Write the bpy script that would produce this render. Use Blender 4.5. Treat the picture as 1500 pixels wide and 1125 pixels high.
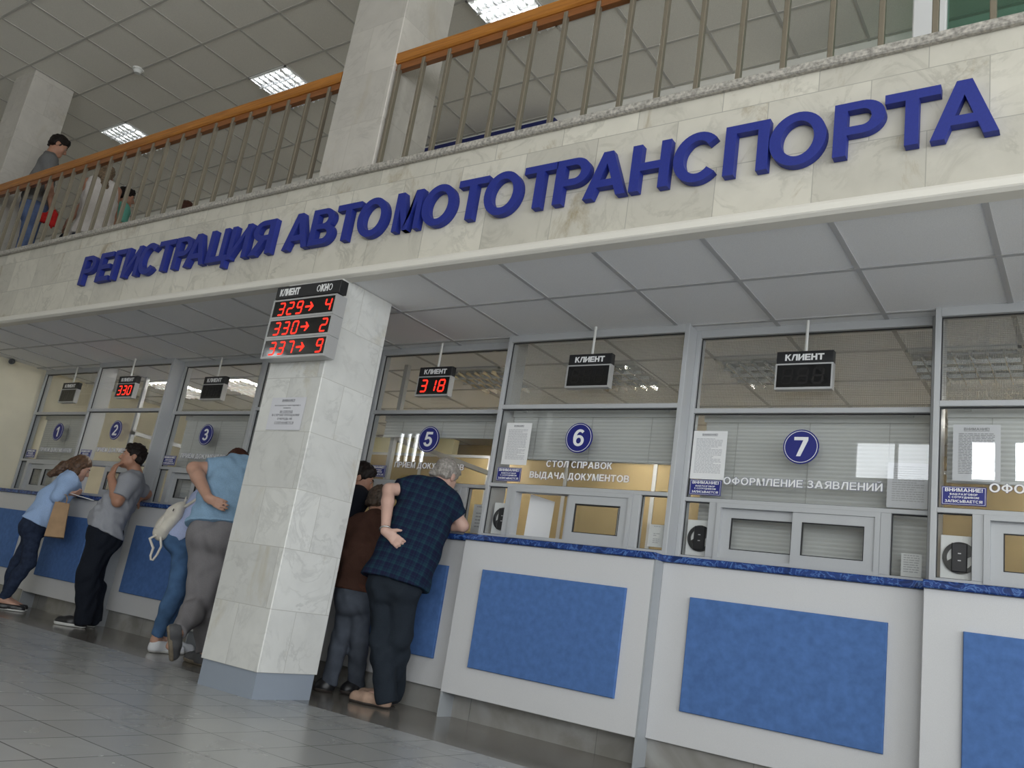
import bpy, math, random
import numpy as np
from mathutils import Vector, Matrix

for _o in list(bpy.data.objects):
    bpy.data.objects.remove(_o)
EXPOSURE = 0.2      # view exposure, stops
SOUTH = 1.3         # radiance of the south windows
EAST = 6.0          # radiance of the east windows
LOWS = 7.0          # radiance of the added tall south windows
OFFICE = 85.0        # office tubes

SC = bpy.context.scene
COL = SC.collection
random.seed(7)
rng = np.random.default_rng(11)

# ------------------------------------------------------------------ camera
cam_d = bpy.data.cameras.new('camera')
cam_d.sensor_width = 36.0
cam_d.lens = 29.862
cam_d.clip_start = 0.05
cam_d.clip_end = 200
cam = bpy.data.objects.new('camera', cam_d)
COL.objects.link(cam)
_yaw, _pit, _rol = -0.633606405, 0.257356273, 0.158327333
_f = Vector((math.sin(_yaw) * math.cos(_pit), math.cos(_yaw) * math.cos(_pit), math.sin(_pit)))
_r = Vector((math.cos(_yaw), -math.sin(_yaw), 0))
_u = _r.cross(_f)
_r2 = math.cos(_rol) * _r + math.sin(_rol) * _u
_u2 = -math.sin(_rol) * _r + math.cos(_rol) * _u
cam.matrix_world = Matrix(((_r2.x, _u2.x, -_f.x, 0), (_r2.y, _u2.y, -_f.y, -4.44),
                           (_r2.z, _u2.z, -_f.z, 0.70), (0, 0, 0, 1)))
SC.camera = cam

# ------------------------------------------------------------------ view, world
SC.view_settings.view_transform = 'Standard'
SC.view_settings.look = 'None'
SC.view_settings.gamma = 1
SC.view_settings.use_curve_mapping = False
SC.view_settings.exposure = EXPOSURE
SC.cycles.use_denoising = True
SC.cycles.max_bounces = 8
SC.cycles.diffuse_bounces = 4
SC.cycles.transparent_max_bounces = 24
SC.cycles.sample_clamp_indirect = 6.0
SC.cycles.caustics_reflective = False
SC.cycles.caustics_refractive = False
world = bpy.data.worlds.new('world')
SC.world = world
world.use_nodes = True
world.node_tree.nodes['Background'].inputs[0].default_value = (0.80, 0.88, 1.0, 1)
world.node_tree.nodes['Background'].inputs[1].default_value = 1.0

# hall size
HX0, HX1, HY0, HZ = -16.0, 7.0, -12.0, 5.81

# daylight: area lamps standing in the window openings of the hall
def area_light(name, loc, rot, sx, sy, power, col=(0.93, 0.97, 1.0)):
    l = bpy.data.lights.new(name, 'AREA')
    l.shape = 'RECTANGLE'; l.size = sx; l.size_y = sy
    l.energy = power; l.color = col
    o = bpy.data.objects.new(name, l)
    o.location = loc; o.rotation_euler = rot
    COL.objects.link(o)
    return o

WIN_S = [(-15.95, 0.16, 9), (-15.66, 0.14, 9), (-15.40, 0.16, 9), (-15.12, 0.16, 9), (-4.05, 1.55, 4.2), (-2.04, 0.48, 14), (-1.37, 1.3, 14), (0.3, 1.4, 9)]
WIN_L = [2.1, 4.5]            # tall windows, 2 m wide; unseen, added to throw more light on the ceilings
WS_Z0, WS_Z1 = 4.1, 4.9
WIN_E = [-10.4, -7.8, -5.2, -2.6]
WE_Z0, WE_Z1 = 0.9, 4.3
for _x, _w, _s in WIN_S:
    area_light('south_daylight', (_x + _w / 2, HY0 + 0.02, (WS_Z0 + WS_Z1) / 2), (math.radians(90), 0, 0), _w, WS_Z1 - WS_Z0,
               _s * SOUTH * math.pi * _w * (WS_Z1 - WS_Z0))
for _x in WIN_L:
    area_light('south_daylight', (_x + 1.0, HY0 + 0.02, 2.4), (math.radians(90), 0, 0), 2.0, 3.4, LOWS * math.pi * 2.0 * 3.4)
WIN_W = [-10.4, -9.6, -8.8]      # small high panes in the west wall
for _y in WIN_W:
    area_light('west_daylight', (HX0 + 0.02, _y + 0.25, 5.4), (math.radians(90), 0, math.radians(-90)), 0.5, 0.5, 9 * math.pi * 0.25)
for _y in WIN_E:
    area_light('east_daylight', (HX1 - 0.02, _y + 1.0, (WE_Z0 + WE_Z1) / 2), (math.radians(90), 0, math.radians(90)), 2.0, WE_Z1 - WE_Z0,
               EAST * math.pi * 2.0 * (WE_Z1 - WE_Z0))

# ------------------------------------------------------------------ materials
def new_mat(name):
    m = bpy.data.materials.new(name)
    m.use_nodes = True
    nt = m.node_tree
    return m, nt, nt.nodes['Principled BSDF']

def N(nt, t, **kw):
    n = nt.nodes.new(t)
    for k, v in kw.items():
        setattr(n, k, v)
    return n

def mat(name, col, rough=0.5, metal=0.0, noise=0.0, scale=40.0, spec=0.5, bump=0.0, stretch=None):
    m, nt, b = new_mat(name)
    b.inputs['Roughness'].default_value = rough
    b.inputs['Metallic'].default_value = metal
    b.inputs['Specular IOR Level'].default_value = spec
    c4 = (*col, 1)
    b.inputs['Base Color'].default_value = c4
    if noise or bump:
        tc = N(nt, 'ShaderNodeTexCoord')
        nz = N(nt, 'ShaderNodeTexNoise')
        nz.inputs['Scale'].default_value = scale
        nz.inputs['Detail'].default_value = 4
        if stretch:
            mp = N(nt, 'ShaderNodeMapping')
            mp.inputs['Scale'].default_value = stretch
            nt.links.new(tc.outputs['Object'], mp.inputs['Vector'])
            nt.links.new(mp.outputs[0], nz.inputs['Vector'])
        else:
            nt.links.new(tc.outputs['Object'], nz.inputs['Vector'])
        if noise:
            cr = N(nt, 'ShaderNodeValToRGB')
            cr.color_ramp.elements[0].position = 0.3
            cr.color_ramp.elements[1].position = 0.7
            cr.color_ramp.elements[0].color = (*[max(0, c * (1 - noise)) for c in col], 1)
            cr.color_ramp.elements[1].color = (*[min(1, c * (1 + noise)) for c in col], 1)
            nt.links.new(nz.outputs['Fac'], cr.inputs[0])
            nt.links.new(cr.outputs[0], b.inputs['Base Color'])
        if bump:
            bp = N(nt, 'ShaderNodeBump')
            bp.inputs['Strength'].default_value = bump
            bp.inputs['Distance'].default_value = 0.01
            nt.links.new(nz.outputs['Fac'], bp.inputs['Height'])
            nt.links.new(bp.outputs[0], b.inputs['Normal'])
    return m

def emit(name, col, s):
    m, nt, b = new_mat(name)
    b.inputs['Base Color'].default_value = (*[c * 0.3 for c in col], 1)
    b.inputs['Emission Color'].default_value = (*col, 1)
    b.inputs['Emission Strength'].default_value = s
    return m

def marble(name, base, dark, brown, bw, bh, oz, mortar, rough=0.28, vein=0.5, stain=0.5, tint=0.5, ox=0.0, offset=0.5):
    """stone slabs laid in courses: u runs along the wall, v is the height"""
    m, nt, b = new_mat(name)
    L = nt.links.new
    g = N(nt, 'ShaderNodeNewGeometry')
    s = N(nt, 'ShaderNodeSeparateXYZ'); L(g.outputs['Position'], s.inputs[0])
    add = N(nt, 'ShaderNodeMath', operation='ADD'); L(s.outputs[0], add.inputs[0]); L(s.outputs[1], add.inputs[1])
    ax = N(nt, 'ShaderNodeMath', operation='ADD'); L(add.outputs[0], ax.inputs[0]); ax.inputs[1].default_value = ox + 50 * bw
    az = N(nt, 'ShaderNodeMath', operation='ADD'); L(s.outputs[2], az.inputs[0]); az.inputs[1].default_value = -oz + 20 * bh
    cmb = N(nt, 'ShaderNodeCombineXYZ'); L(ax.outputs[0], cmb.inputs[0]); L(az.outputs[0], cmb.inputs[1])
    br = N(nt, 'ShaderNodeTexBrick')
    br.offset = offset
    L(cmb.outputs[0], br.inputs['Vector'])
    br.inputs['Scale'].default_value = 1
    br.inputs['Mortar Size'].default_value = 0.0022
    br.inputs['Mortar Smooth'].default_value = 0.3
    br.inputs['Brick Width'].default_value = bw
    br.inputs['Row Height'].default_value = bh
    br.inputs['Color1'].default_value = (0, 0, 0, 1)
    br.inputs['Color2'].default_value = (1, 1, 1, 1)
    br.inputs['Mortar'].default_value = (0.5, 0.5, 0.5, 1)
    # slab to slab shade
    cr = N(nt, 'ShaderNodeValToRGB')
    cr.color_ramp.elements[0].color = (*[c * (1 - 0.16 * tint) for c in base], 1)
    cr.color_ramp.elements[1].color = (*[min(1, c * (1 + 0.12 * tint)) for c in base], 1)
    L(br.outputs['Color'], cr.inputs[0])
    # veins: the slab value shifts the vein field so that veins break at the joints
    sc = N(nt, 'ShaderNodeVectorMath', operation='SCALE'); L(br.outputs['Color'], sc.inputs[0]); sc.inputs['Scale'].default_value = 9.0
    vadd = N(nt, 'ShaderNodeVectorMath', operation='ADD'); L(g.outputs['Position'], vadd.inputs[0]); L(sc.outputs[0], vadd.inputs[1])
    nz = N(nt, 'ShaderNodeTexNoise'); nz.inputs['Scale'].default_value = 2.6; nz.inputs['Detail'].default_value = 9; nz.inputs['Roughness'].default_value = 0.62; nz.inputs['Distortion'].default_value = 1.4
    L(vadd.outputs[0], nz.inputs['Vector'])
    vr = N(nt, 'ShaderNodeValToRGB')
    e = vr.color_ramp.elements
    e[0].position = 0.46; e[0].color = (0, 0, 0, 1); e[1].position = 0.54; e[1].color = (0, 0, 0, 1)
    x = e.new(0.5); x.color = (1, 1, 1, 1)
    L(nz.outputs['Fac'], vr.inputs[0])
    cl = N(nt, 'ShaderNodeTexNoise'); cl.inputs['Scale'].default_value = 5.0; cl.inputs['Detail'].default_value = 5
    L(vadd.outputs[0], cl.inputs['Vector'])
    clr = N(nt, 'ShaderNodeValToRGB'); clr.color_ramp.elements[0].position = 0.35; clr.color_ramp.elements[1].position = 0.72
    L(cl.outputs['Fac'], clr.inputs[0])
    mul = N(nt, 'ShaderNodeMath', operation='MULTIPLY'); L(vr.outputs[0], mul.inputs[0]); L(clr.outputs[0], mul.inputs[1])
    mv = N(nt, 'ShaderNodeMath', operation='MULTIPLY'); L(mul.outputs[0], mv.inputs[0]); mv.inputs[1].default_value = vein
    mx = N(nt, 'ShaderNodeMixRGB'); L(mv.outputs[0], mx.inputs[0]); L(cr.outputs[0], mx.inputs[1]); mx.inputs[2].default_value = (*dark, 1)
    # soft clouds
    mc = N(nt, 'ShaderNodeMixRGB', blend_type='MULTIPLY'); mc.inputs[0].default_value = 0.22
    c2 = N(nt, 'ShaderNodeTexNoise'); c2.inputs['Scale'].default_value = 7; c2.inputs['Detail'].default_value = 6
    L(vadd.outputs[0], c2.inputs['Vector'])
    L(mx.outputs[0], mc.inputs[1]); L(c2.outputs['Fac'], mc.inputs[2])
    # brown stains
    st = N(nt, 'ShaderNodeTexNoise'); st.inputs['Scale'].default_value = 1.7; st.inputs['Detail'].default_value = 8; st.inputs['Roughness'].default_value = 0.7; st.inputs['Distortion'].default_value = 0.8
    mp = N(nt, 'ShaderNodeMapping'); mp.inputs['Scale'].default_value = (1.5, 1.0, 0.8); mp.inputs['Location'].default_value = (3.1, 0.4, 1.9)
    L(vadd.outputs[0], mp.inputs['Vector']); L(mp.outputs[0], st.inputs['Vector'])
    sr = N(nt, 'ShaderNodeValToRGB'); sr.color_ramp.elements[0].position = 0.575; sr.color_ramp.elements[1].position = 0.69
    L(st.outputs['Fac'], sr.inputs[0])
    sm = N(nt, 'ShaderNodeMath', operation='MULTIPLY'); L(sr.outputs[0], sm.inputs[0]); sm.inputs[1].default_value = stain
    ms = N(nt, 'ShaderNodeMixRGB'); L(sm.outputs[0], ms.inputs[0]); L(mc.outputs[0], ms.inputs[1]); ms.inputs[2].default_value = (*brown, 1)
    mj = N(nt, 'ShaderNodeMixRGB'); jf = N(nt, 'ShaderNodeMath', operation='MULTIPLY'); L(br.outputs['Fac'], jf.inputs[0]); jf.inputs[1].default_value = 0.75
    L(jf.outputs[0], mj.inputs[0]); L(ms.outputs[0], mj.inputs[1]); mj.inputs[2].default_value = (*mortar, 1)
    L(mj.outputs[0], b.inputs['Base Color'])
    b.inputs['Roughness'].default_value = rough
    return m

def tiles(name, c1, c2, joint, sx, sy, ox, oy, rough, joint_w=0.0025, vein=(0.3, 0.3, 0.3), veinf=0.25, spec=0.5, offset=0.0):
    m, nt, b = new_mat(name)
    L = nt.links.new
    g = N(nt, 'ShaderNodeNewGeometry')
    mp = N(nt, 'ShaderNodeMapping'); mp.inputs['Location'].default_value = (-ox + 100 * sx, -oy + 100 * sy, 0)
    L(g.outputs['Position'], mp.inputs['Vector'])
    br = N(nt, 'ShaderNodeTexBrick'); br.offset = offset
    L(mp.outputs[0], br.inputs['Vector'])
    br.inputs['Scale'].default_value = 1
    br.inputs['Mortar Size'].default_value = joint_w
    br.inputs['Mortar Smooth'].default_value = 0.2
    br.inputs['Brick Width'].default_value = sx
    br.inputs['Row Height'].default_value = sy
    br.inputs['Color1'].default_value = (*c1, 1); br.inputs['Color2'].default_value = (*c2, 1); br.inputs['Mortar'].default_value = (*joint, 1)
    nz = N(nt, 'ShaderNodeTexNoise'); nz.inputs['Scale'].default_value = 3.0; nz.inputs['Detail'].default_value = 8; nz.inputs['Distortion'].default_value = 1.0
    L(g.outputs['Position'], nz.inputs['Vector'])
    cr = N(nt, 'ShaderNodeValToRGB'); cr.color_ramp.elements[0].position = 0.4; cr.color_ramp.elements[1].position = 0.7
    L(nz.outputs['Fac'], cr.inputs[0])
    f = N(nt, 'ShaderNodeMath', operation='MULTIPLY'); L(cr.outputs[0], f.inputs[0]); f.inputs[1].default_value = veinf
    mx = N(nt, 'ShaderNodeMixRGB'); L(f.outputs[0], mx.inputs[0]); L(br.outputs['Color'], mx.inputs[1]); mx.inputs[2].default_value = (*vein, 1)
    L(mx.outputs[0], b.inputs['Base Color'])
    rr = N(nt, 'ShaderNodeMath', operation='MULTIPLY_ADD'); L(nz.outputs['Fac'], rr.inputs[0]); rr.inputs[1].default_value = 0.12; rr.inputs[2].default_value = rough
    L(rr.outputs[0], b.inputs['Roughness'])
    b.inputs['Specular IOR Level'].default_value = spec
    return m

def glass(name, tint=(1, 1, 1), f0=0.045, gain=0.9, rough=0.0):
    """clear pane: transparent with a mirror film that grows towards grazing angles"""
    m = bpy.data.materials.new(name); m.use_nodes = True
    nt = m.node_tree; L = nt.links.new
    nt.nodes.clear()
    out = N(nt, 'ShaderNodeOutputMaterial')
    tr = N(nt, 'ShaderNodeBsdfTransparent'); tr.inputs[0].default_value = (*tint, 1)
    gl = N(nt, 'ShaderNodeBsdfGlossy'); gl.inputs['Roughness'].default_value = rough
    lw = N(nt, 'ShaderNodeLayerWeight'); lw.inputs['Blend'].default_value = 0.5
    p = N(nt, 'ShaderNodeMath', operation='POWER'); L(lw.outputs['Facing'], p.inputs[0]); p.inputs[1].default_value = 5
    ma = N(nt, 'ShaderNodeMath', operation='MULTIPLY_ADD'); L(p.outputs[0], ma.inputs[0]); ma.inputs[1].default_value = gain; ma.inputs[2].default_value = f0
    mx = N(nt, 'ShaderNodeMixShader'); L(ma.outputs[0], mx.inputs[0]); L(tr.outputs[0], mx.inputs[1]); L(gl.outputs[0], mx.inputs[2])
    L(mx.outputs[0], out.inputs[0])
    return m

def worktop_mat():
    m, nt, b = new_mat('blue_marble_laminate')
    L = nt.links.new
    g = N(nt, 'ShaderNodeNewGeometry')
    nz = N(nt, 'ShaderNodeTexNoise'); nz.inputs['Scale'].default_value = 11; nz.inputs['Detail'].default_value = 6; nz.inputs['Distortion'].default_value = 2.2
    L(g.outputs['Position'], nz.inputs['Vector'])
    cr = N(nt, 'ShaderNodeValToRGB'); e = cr.color_ramp.elements
    e[0].position = 0.38; e[0].color = (0.012, 0.032, 0.125, 1); e[1].position = 0.64; e[1].color = (0.018, 0.05, 0.19, 1)
    x = e.new(0.5); x.color = (0.10, 0.22, 0.50, 1); x = e.new(0.47); x.color = (0.02, 0.055, 0.24, 1); x = e.new(0.53); x.color = (0.02, 0.055, 0.24, 1)
    L(nz.outputs['Fac'], cr.inputs[0]); L(cr.outputs[0], b.inputs['Base Color'])
    b.inputs['Roughness'].default_value = 0.18
    return m

def wood_mat():
    m, nt, b = new_mat('varnished_wood')
    L = nt.links.new
    tc = N(nt, 'ShaderNodeTexCoord')
    mp = N(nt, 'ShaderNodeMapping'); mp.inputs['Scale'].default_value = (1.2, 30, 30)
    L(tc.outputs['Object'], mp.inputs['Vector'])
    nz = N(nt, 'ShaderNodeTexNoise'); nz.inputs['Scale'].default_value = 2.5; nz.inputs['Detail'].default_value = 6; nz.inputs['Distortion'].default_value = 0.6
    L(mp.outputs[0], nz.inputs['Vector'])
    cr = N(nt, 'ShaderNodeValToRGB'); e = cr.color_ramp.elements
    e[0].position = 0.3; e[0].color = (0.30, 0.105, 0.016, 1); e[1].position = 0.7; e[1].color = (0.52, 0.21, 0.035, 1)
    L(nz.outputs['Fac'], cr.inputs[0]); L(cr.outputs[0], b.inputs['Base Color'])
    b.inputs['Roughness'].default_value = 0.3
    return m

M = {}
M['fascia'] = marble('fascia_marble', (0.71, 0.675, 0.585), (0.40, 0.38, 0.32), (0.34, 0.27, 0.16), 0.46, 0.305, 2.58, (0.30, 0.29, 0.25), vein=0.6, stain=0.8, tint=0.85)
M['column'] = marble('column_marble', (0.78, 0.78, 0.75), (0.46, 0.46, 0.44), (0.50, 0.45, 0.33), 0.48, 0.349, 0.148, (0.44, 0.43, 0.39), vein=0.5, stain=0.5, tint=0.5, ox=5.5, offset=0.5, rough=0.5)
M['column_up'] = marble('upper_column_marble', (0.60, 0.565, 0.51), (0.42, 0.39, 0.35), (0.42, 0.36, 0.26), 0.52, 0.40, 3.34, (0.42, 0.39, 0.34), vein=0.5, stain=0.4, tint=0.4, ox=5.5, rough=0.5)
M['granite'] = mat('ledge_granite', (0.40, 0.375, 0.335), 0.4, noise=0.45, scale=60)
M['trim'] = mat('white_moulding_paint', (0.78, 0.75, 0.68), 0.5)
M['cream'] = mat('cream_wall_paint', (0.80, 0.74, 0.58), 0.85, noise=0.03, scale=6)
M['white_wall'] = mat('white_wall_paint', (0.74, 0.72, 0.66), 0.85, noise=0.03, scale=6)
M['ceiling_up'] = mat('hall_ceiling_board', (0.76, 0.73, 0.66), 0.9, noise=0.06, scale=160)
M['ceiling_bar'] = mat('hall_ceiling_bar', (0.50, 0.48, 0.44), 0.7)
M['ceiling_low'] = mat('soffit_board', (0.88, 0.88, 0.89), 0.9, noise=0.05, scale=200)
M['ceiling_low_bar'] = mat('soffit_bar', (0.50, 0.50, 0.51), 0.6)
M['floor'] = tiles('hall_floor_tile', (0.41, 0.415, 0.41), (0.46, 0.465, 0.46), (0.15, 0.15, 0.15), 0.3, 0.3, -3.18, -1.87, 0.2, joint_w=0.004, vein=(0.36, 0.365, 0.36), veinf=0.4)
M['band'] = tiles('polished_floor_border', (0.17, 0.155, 0.135), (0.21, 0.195, 0.17), (0.10, 0.095, 0.085), 0.6, 0.45, -3.0, -0.72, 0.10, vein=(0.25, 0.23, 0.2), veinf=0.4)
M['plinth'] = tiles('polished_plinth_stone', (0.23, 0.22, 0.20), (0.27, 0.26, 0.24), (0.12, 0.12, 0.11), 0.9, 9.0, -3.3, -3.0, 0.03, vein=(0.42, 0.42, 0.41), veinf=0.7, spec=0.9)
M['base_paint'] = mat('blue_grey_plinth_paint', (0.29, 0.33, 0.39), 0.4)
M['alu'] = mat('grey_powder_coated_frame', (0.47, 0.48, 0.49), 0.42, noise=0.02, scale=300)
M['gasket'] = mat('black_rubber_gasket', (0.02, 0.02, 0.022), 0.6)
M['pane'] = glass('window_glass', (0.96, 0.965, 0.96))
M['tint_pane'] = glass('green_glass', (0.62, 0.76, 0.71), f0=0.06)
M['counter'] = mat('pale_grey_laminate', (0.62, 0.62, 0.63), 0.55, noise=0.035, scale=260)
M['counter_side'] = mat('grey_edge_panel', (0.36, 0.38, 0.40), 0.45)
M['blue_panel'] = mat('blue_fabric_panel', (0.072, 0.162, 0.40), 0.85, noise=0.13, scale=24, bump=0.08)
M['worktop'] = worktop_mat()
M['wood'] = wood_mat()
M['wood_dark'] = mat('under_rail_wood', (0.25, 0.09, 0.025), 0.45, noise=0.2, scale=8, stretch=(1, 20, 20))
M['baluster'] = mat('bronze_grey_steel', (0.27, 0.235, 0.18), 0.32, metal=0.55)
M['steel'] = mat('brushed_steel', (0.50, 0.50, 0.48), 0.25, metal=0.9)
M['letter'] = mat('deep_blue_foam', (0.014, 0.027, 0.24), 0.55, noise=0.06, scale=90)
M['sign_blue'] = mat('sign_blue_print', (0.010, 0.015, 0.19), 0.45)
M['white'] = mat('white_vinyl', (0.86, 0.86, 0.86), 0.5)
M['paper'] = mat('white_paper', (0.80, 0.80, 0.80), 0.7)
M['paper_grey'] = mat('laminated_paper', (0.66, 0.66, 0.70), 0.3)
M['ink'] = mat('grey_print', (0.22, 0.22, 0.24), 0.7)
M['ink_light'] = mat('pale_print', (0.46, 0.46, 0.48), 0.7)
M['black'] = mat('black_plastic', (0.014, 0.014, 0.016), 0.35)
M['screen'] = mat('dark_display_window', (0.010, 0.010, 0.010), 0.06)
M['silver'] = mat('silver_display_frame', (0.50, 0.50, 0.50), 0.35, metal=0.4)
M['led'] = emit('red_led', (1.0, 0.025, 0.012), 1.6)
M['led_off'] = mat('unlit_led', (0.013, 0.0115, 0.0115), 0.2)
M['tube'] = emit('fluorescent_tube', (0.95, 0.98, 1.0), 17.0)
M['tube_office'] = emit('office_fluorescent_tube', (1.0, 0.97, 0.9), OFFICE)
M['tube_off'] = mat('unlit_tube', (0.7, 0.7, 0.7), 0.4)
M['louvre'] = mat('mirror_louvre', (0.75, 0.76, 0.77), 0.18, metal=0.9)
M['lum_white'] = mat('luminaire_housing', (0.72, 0.72, 0.70), 0.5)
M['blind'] = mat('pale_blind_slat', (0.66, 0.67, 0.66), 0.45)
M['cord'] = mat('grey_cord', (0.35, 0.35, 0.34), 0.7)
M['mesh'] = mat('grey_wire_mesh', (0.40, 0.40, 0.39), 0.5)
M['tan'] = mat('tan_partition_board', (0.33, 0.245, 0.115), 0.7, noise=0.08, scale=5)
M['yellow_wall'] = mat('pale_yellow_wall_paint', (0.74, 0.68, 0.42), 0.85)
M['office_floor'] = mat('office_linoleum', (0.68, 0.64, 0.56), 0.5)
M['trim_blue'] = mat('dark_blue_frame_paint', (0.012, 0.018, 0.12), 0.45)
M['plastic'] = mat('white_plastic', (0.75, 0.75, 0.72), 0.4)
M['camera_grey'] = mat('dark_grey_housing', (0.05, 0.05, 0.055), 0.4)

# ------------------------------------------------------------------ mesh helpers
class MB:
    def __init__(s): s.v = []; s.f = []; s.mi = []; s.cur = 0
    def add(s, vs, fs):
        o = len(s.v); s.v += [tuple(v) for v in vs]; s.f += [[i + o for i in f] for f in fs]; s.mi += [s.cur] * len(fs)
        return s
    def box(s, x0, x1, y0, y1, z0, z1):
        if x0 > x1: x0, x1 = x1, x0
        if y0 > y1: y0, y1 = y1, y0
        if z0 > z1: z0, z1 = z1, z0
        return s.add([(x0, y0, z0), (x1, y0, z0), (x1, y1, z0), (x0, y1, z0), (x0, y0, z1), (x1, y0, z1), (x1, y1, z1), (x0, y1, z1)],
                     [(0, 3, 2, 1), (4, 5, 6, 7), (0, 1, 5, 4), (1, 2, 6, 5), (2, 3, 7, 6), (3, 0, 4, 7)])
    def cbox(s, x0, x1, y0, y1, z0, z1, c=0.003):
        """box whose four front (-Y) edges and sides are chamfered"""
        return s.add([(x0 + c, y0, z0 + c), (x1 - c, y0, z0 + c), (x1 - c, y0, z1 - c), (x0 + c, y0, z1 - c),
                      (x0, y0 + c, z0), (x1, y0 + c, z0), (x1, y0 + c, z1), (x0, y0 + c, z1),
                      (x0, y1, z0), (x1, y1, z0), (x1, y1, z1), (x0, y1, z1)],
                     [(0, 1, 2, 3), (0, 4, 5, 1), (1, 5, 6, 2), (2, 6, 7, 3), (3, 7, 4, 0),
                      (4, 8, 9, 5), (5, 9, 10, 6), (6, 10, 11, 7), (7, 11, 8, 4), (8, 11, 10, 9)])
    def ring(s, x0, x1, z0, z1, t, y0, y1, tb=None):
        """rectangular frame in the XZ plane"""
        tb = t if tb is None else tb
        s.box(x0, x0 + t, y0, y1, z0, z1); s.box(x1 - t, x1, y0, y1, z0, z1)
        s.box(x0 + t, x1 - t, y0, y1, z1 - t, z1); s.box(x0 + t, x1 - t, y0, y1, z0, z0 + tb)
        return s
    def prism(s, pts, y0, y1):
        """polygon (x, z) extruded along Y"""
        n = len(pts)
        vs = [(x, y0, z) for x, z in pts] + [(x, y1, z) for x, z in pts]
        fs = [tuple(range(n)), tuple(range(2 * n - 1, n - 1, -1))]
        fs += [(i, i + n, (i + 1) % n + n, (i + 1) % n) for i in range(n)]
        return s.add(vs, fs)
    def prism_x(s, pts, x0, x1):
        """polygon (y, z) extruded along X"""
        n = len(pts)
        vs = [(x0, y, z) for y, z in pts] + [(x1, y, z) for y, z in pts]
        fs = [tuple(range(n)), tuple(range(2 * n - 1, n - 1, -1))]
        fs += [(i, i + n, (i + 1) % n + n, (i + 1) % n) for i in range(n)]
        return s.add(vs, fs)
    def cyl(s, a, b, r, n=16, r2=None):
        a = Vector(a); b = Vector(b); d = (b - a).normalized()
        t = Vector((0, 0, 1)) if abs(d.z) < 0.9 else Vector((1, 0, 0))
        u = d.cross(t).normalized(); w = d.cross(u); r2 = r if r2 is None else r2
        vs = []
        for i in range(n):
            c, q = math.cos(2 * math.pi * i / n), math.sin(2 * math.pi * i / n)
            vs.append(a + r * (c * u + q * w))
        for i in range(n):
            c, q = math.cos(2 * math.pi * i / n), math.sin(2 * math.pi * i / n)
            vs.append(b + r2 * (c * u + q * w))
        fs = [(i, (i + 1) % n, (i + 1) % n + n, i + n) for i in range(n)] + [tuple(range(n - 1, -1, -1)), tuple(range(n, 2 * n))]
        return s.add(vs, fs)
    def tube(s, pts, r, n=8):
        P = [Vector(p) for p in pts]; k = len(P)
        vs = []; prev = None
        for i, p in enumerate(P):
            d = (P[min(i + 1, k - 1)] - P[max(i - 1, 0)]).normalized()
            t = Vector((0, 0, 1)) if abs(d.z) < 0.9 else Vector((1, 0, 0))
            if prev is not None: u = (prev - d * prev.dot(d)).normalized()
            else: u = d.cross(t).normalized()
            prev = u; w = d.cross(u)
            rr = r[i] if isinstance(r, (list, tuple)) else r
            for j in range(n):
                a = 2 * math.pi * j / n
                vs.append(p + rr * (math.cos(a) * u + math.sin(a) * w))
        fs = []
        for i in range(k - 1):
            for j in range(n):
                fs.append((i * n + j, i * n + (j + 1) % n, (i + 1) * n + (j + 1) % n, (i + 1) * n + j))
        fs += [tuple(range(n - 1, -1, -1)), tuple(range((k - 1) * n, k * n))]
        return s.add(vs, fs)
    def arc(s, cx, cz, rx, rz, tx, tz, a0, a1, y0, y1, n=None):
        """elliptic band in the XZ plane extruded along Y"""
        n = n or max(4, int(abs(a1 - a0) / 9))
        full = abs(abs(a1 - a0) - 360) < 1e-6
        vs = []
        for i in range(n + 1):
            a = math.radians(a0 + (a1 - a0) * i / n); c, q = math.cos(a), math.sin(a)
            o = (cx + rx * c, cz + rz * q); k = (cx + (rx - tx) * c, cz + (rz - tz) * q)
            vs += [(o[0], y0, o[1]), (k[0], y0, k[1]), (o[0], y1, o[1]), (k[0], y1, k[1])]
        fs = []
        for i in range(n):
            p, q = 4 * i, 4 * i + 4
            fs += [(p, p + 1, q + 1, q), (p + 2, q + 2, q + 3, p + 3), (p, q, q + 2, p + 2), (p + 1, p + 3, q + 3, q + 1)]
        if not full:
            fs += [(0, 2, 3, 1), (4 * n, 4 * n + 1, 4 * n + 3, 4 * n + 2)]
        return s.add(vs, fs)
    def build(s, name, material, parent=None, smooth=False):
        me = bpy.data.meshes.new(name)
        me.from_pydata(s.v, [], s.f)
        for mm in (material if isinstance(material, (list, tuple)) else [material]):
            me.materials.append(mm)
        if any(s.mi): me.polygons.foreach_set('material_index', s.mi)
        if smooth: me.polygons.foreach_set('use_smooth', [True] * len(me.polygons))
        me.update()
        return link(name, me, parent)

def link(name, me, parent=None):
    o = bpy.data.objects.new(name, me)
    COL.objects.link(o)
    if parent is not None:
        o.parent = parent
        o.matrix_parent_inverse = parent_inverse(parent)
    return o

def world_of(o):
    m = o.matrix_basis.copy()
    p = o
    while p.parent is not None:
        m = p.parent.matrix_basis @ p.matrix_parent_inverse @ m
        p = p.parent
    return m

def parent_inverse(p):
    m = Matrix.Identity(4)
    q = p
    chain = p.matrix_basis.copy()
    while q.parent is not None:
        chain = q.parent.matrix_basis @ q.matrix_parent_inverse @ chain
        q = q.parent
    return chain.inverted()

def tag(o, label, cat, group=None, kind=None):
    if label: o['label'] = label
    if cat: o['category'] = cat
    if group: o['group'] = group
    if kind: o['kind'] = kind
    return o

def thing(name, loc, label, cat, group=None):
    o = bpy.data.objects.new(name, None)
    o.empty_display_size = 0.1
    o.location = loc
    COL.objects.link(o)
    return tag(o, label, cat, group)

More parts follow.
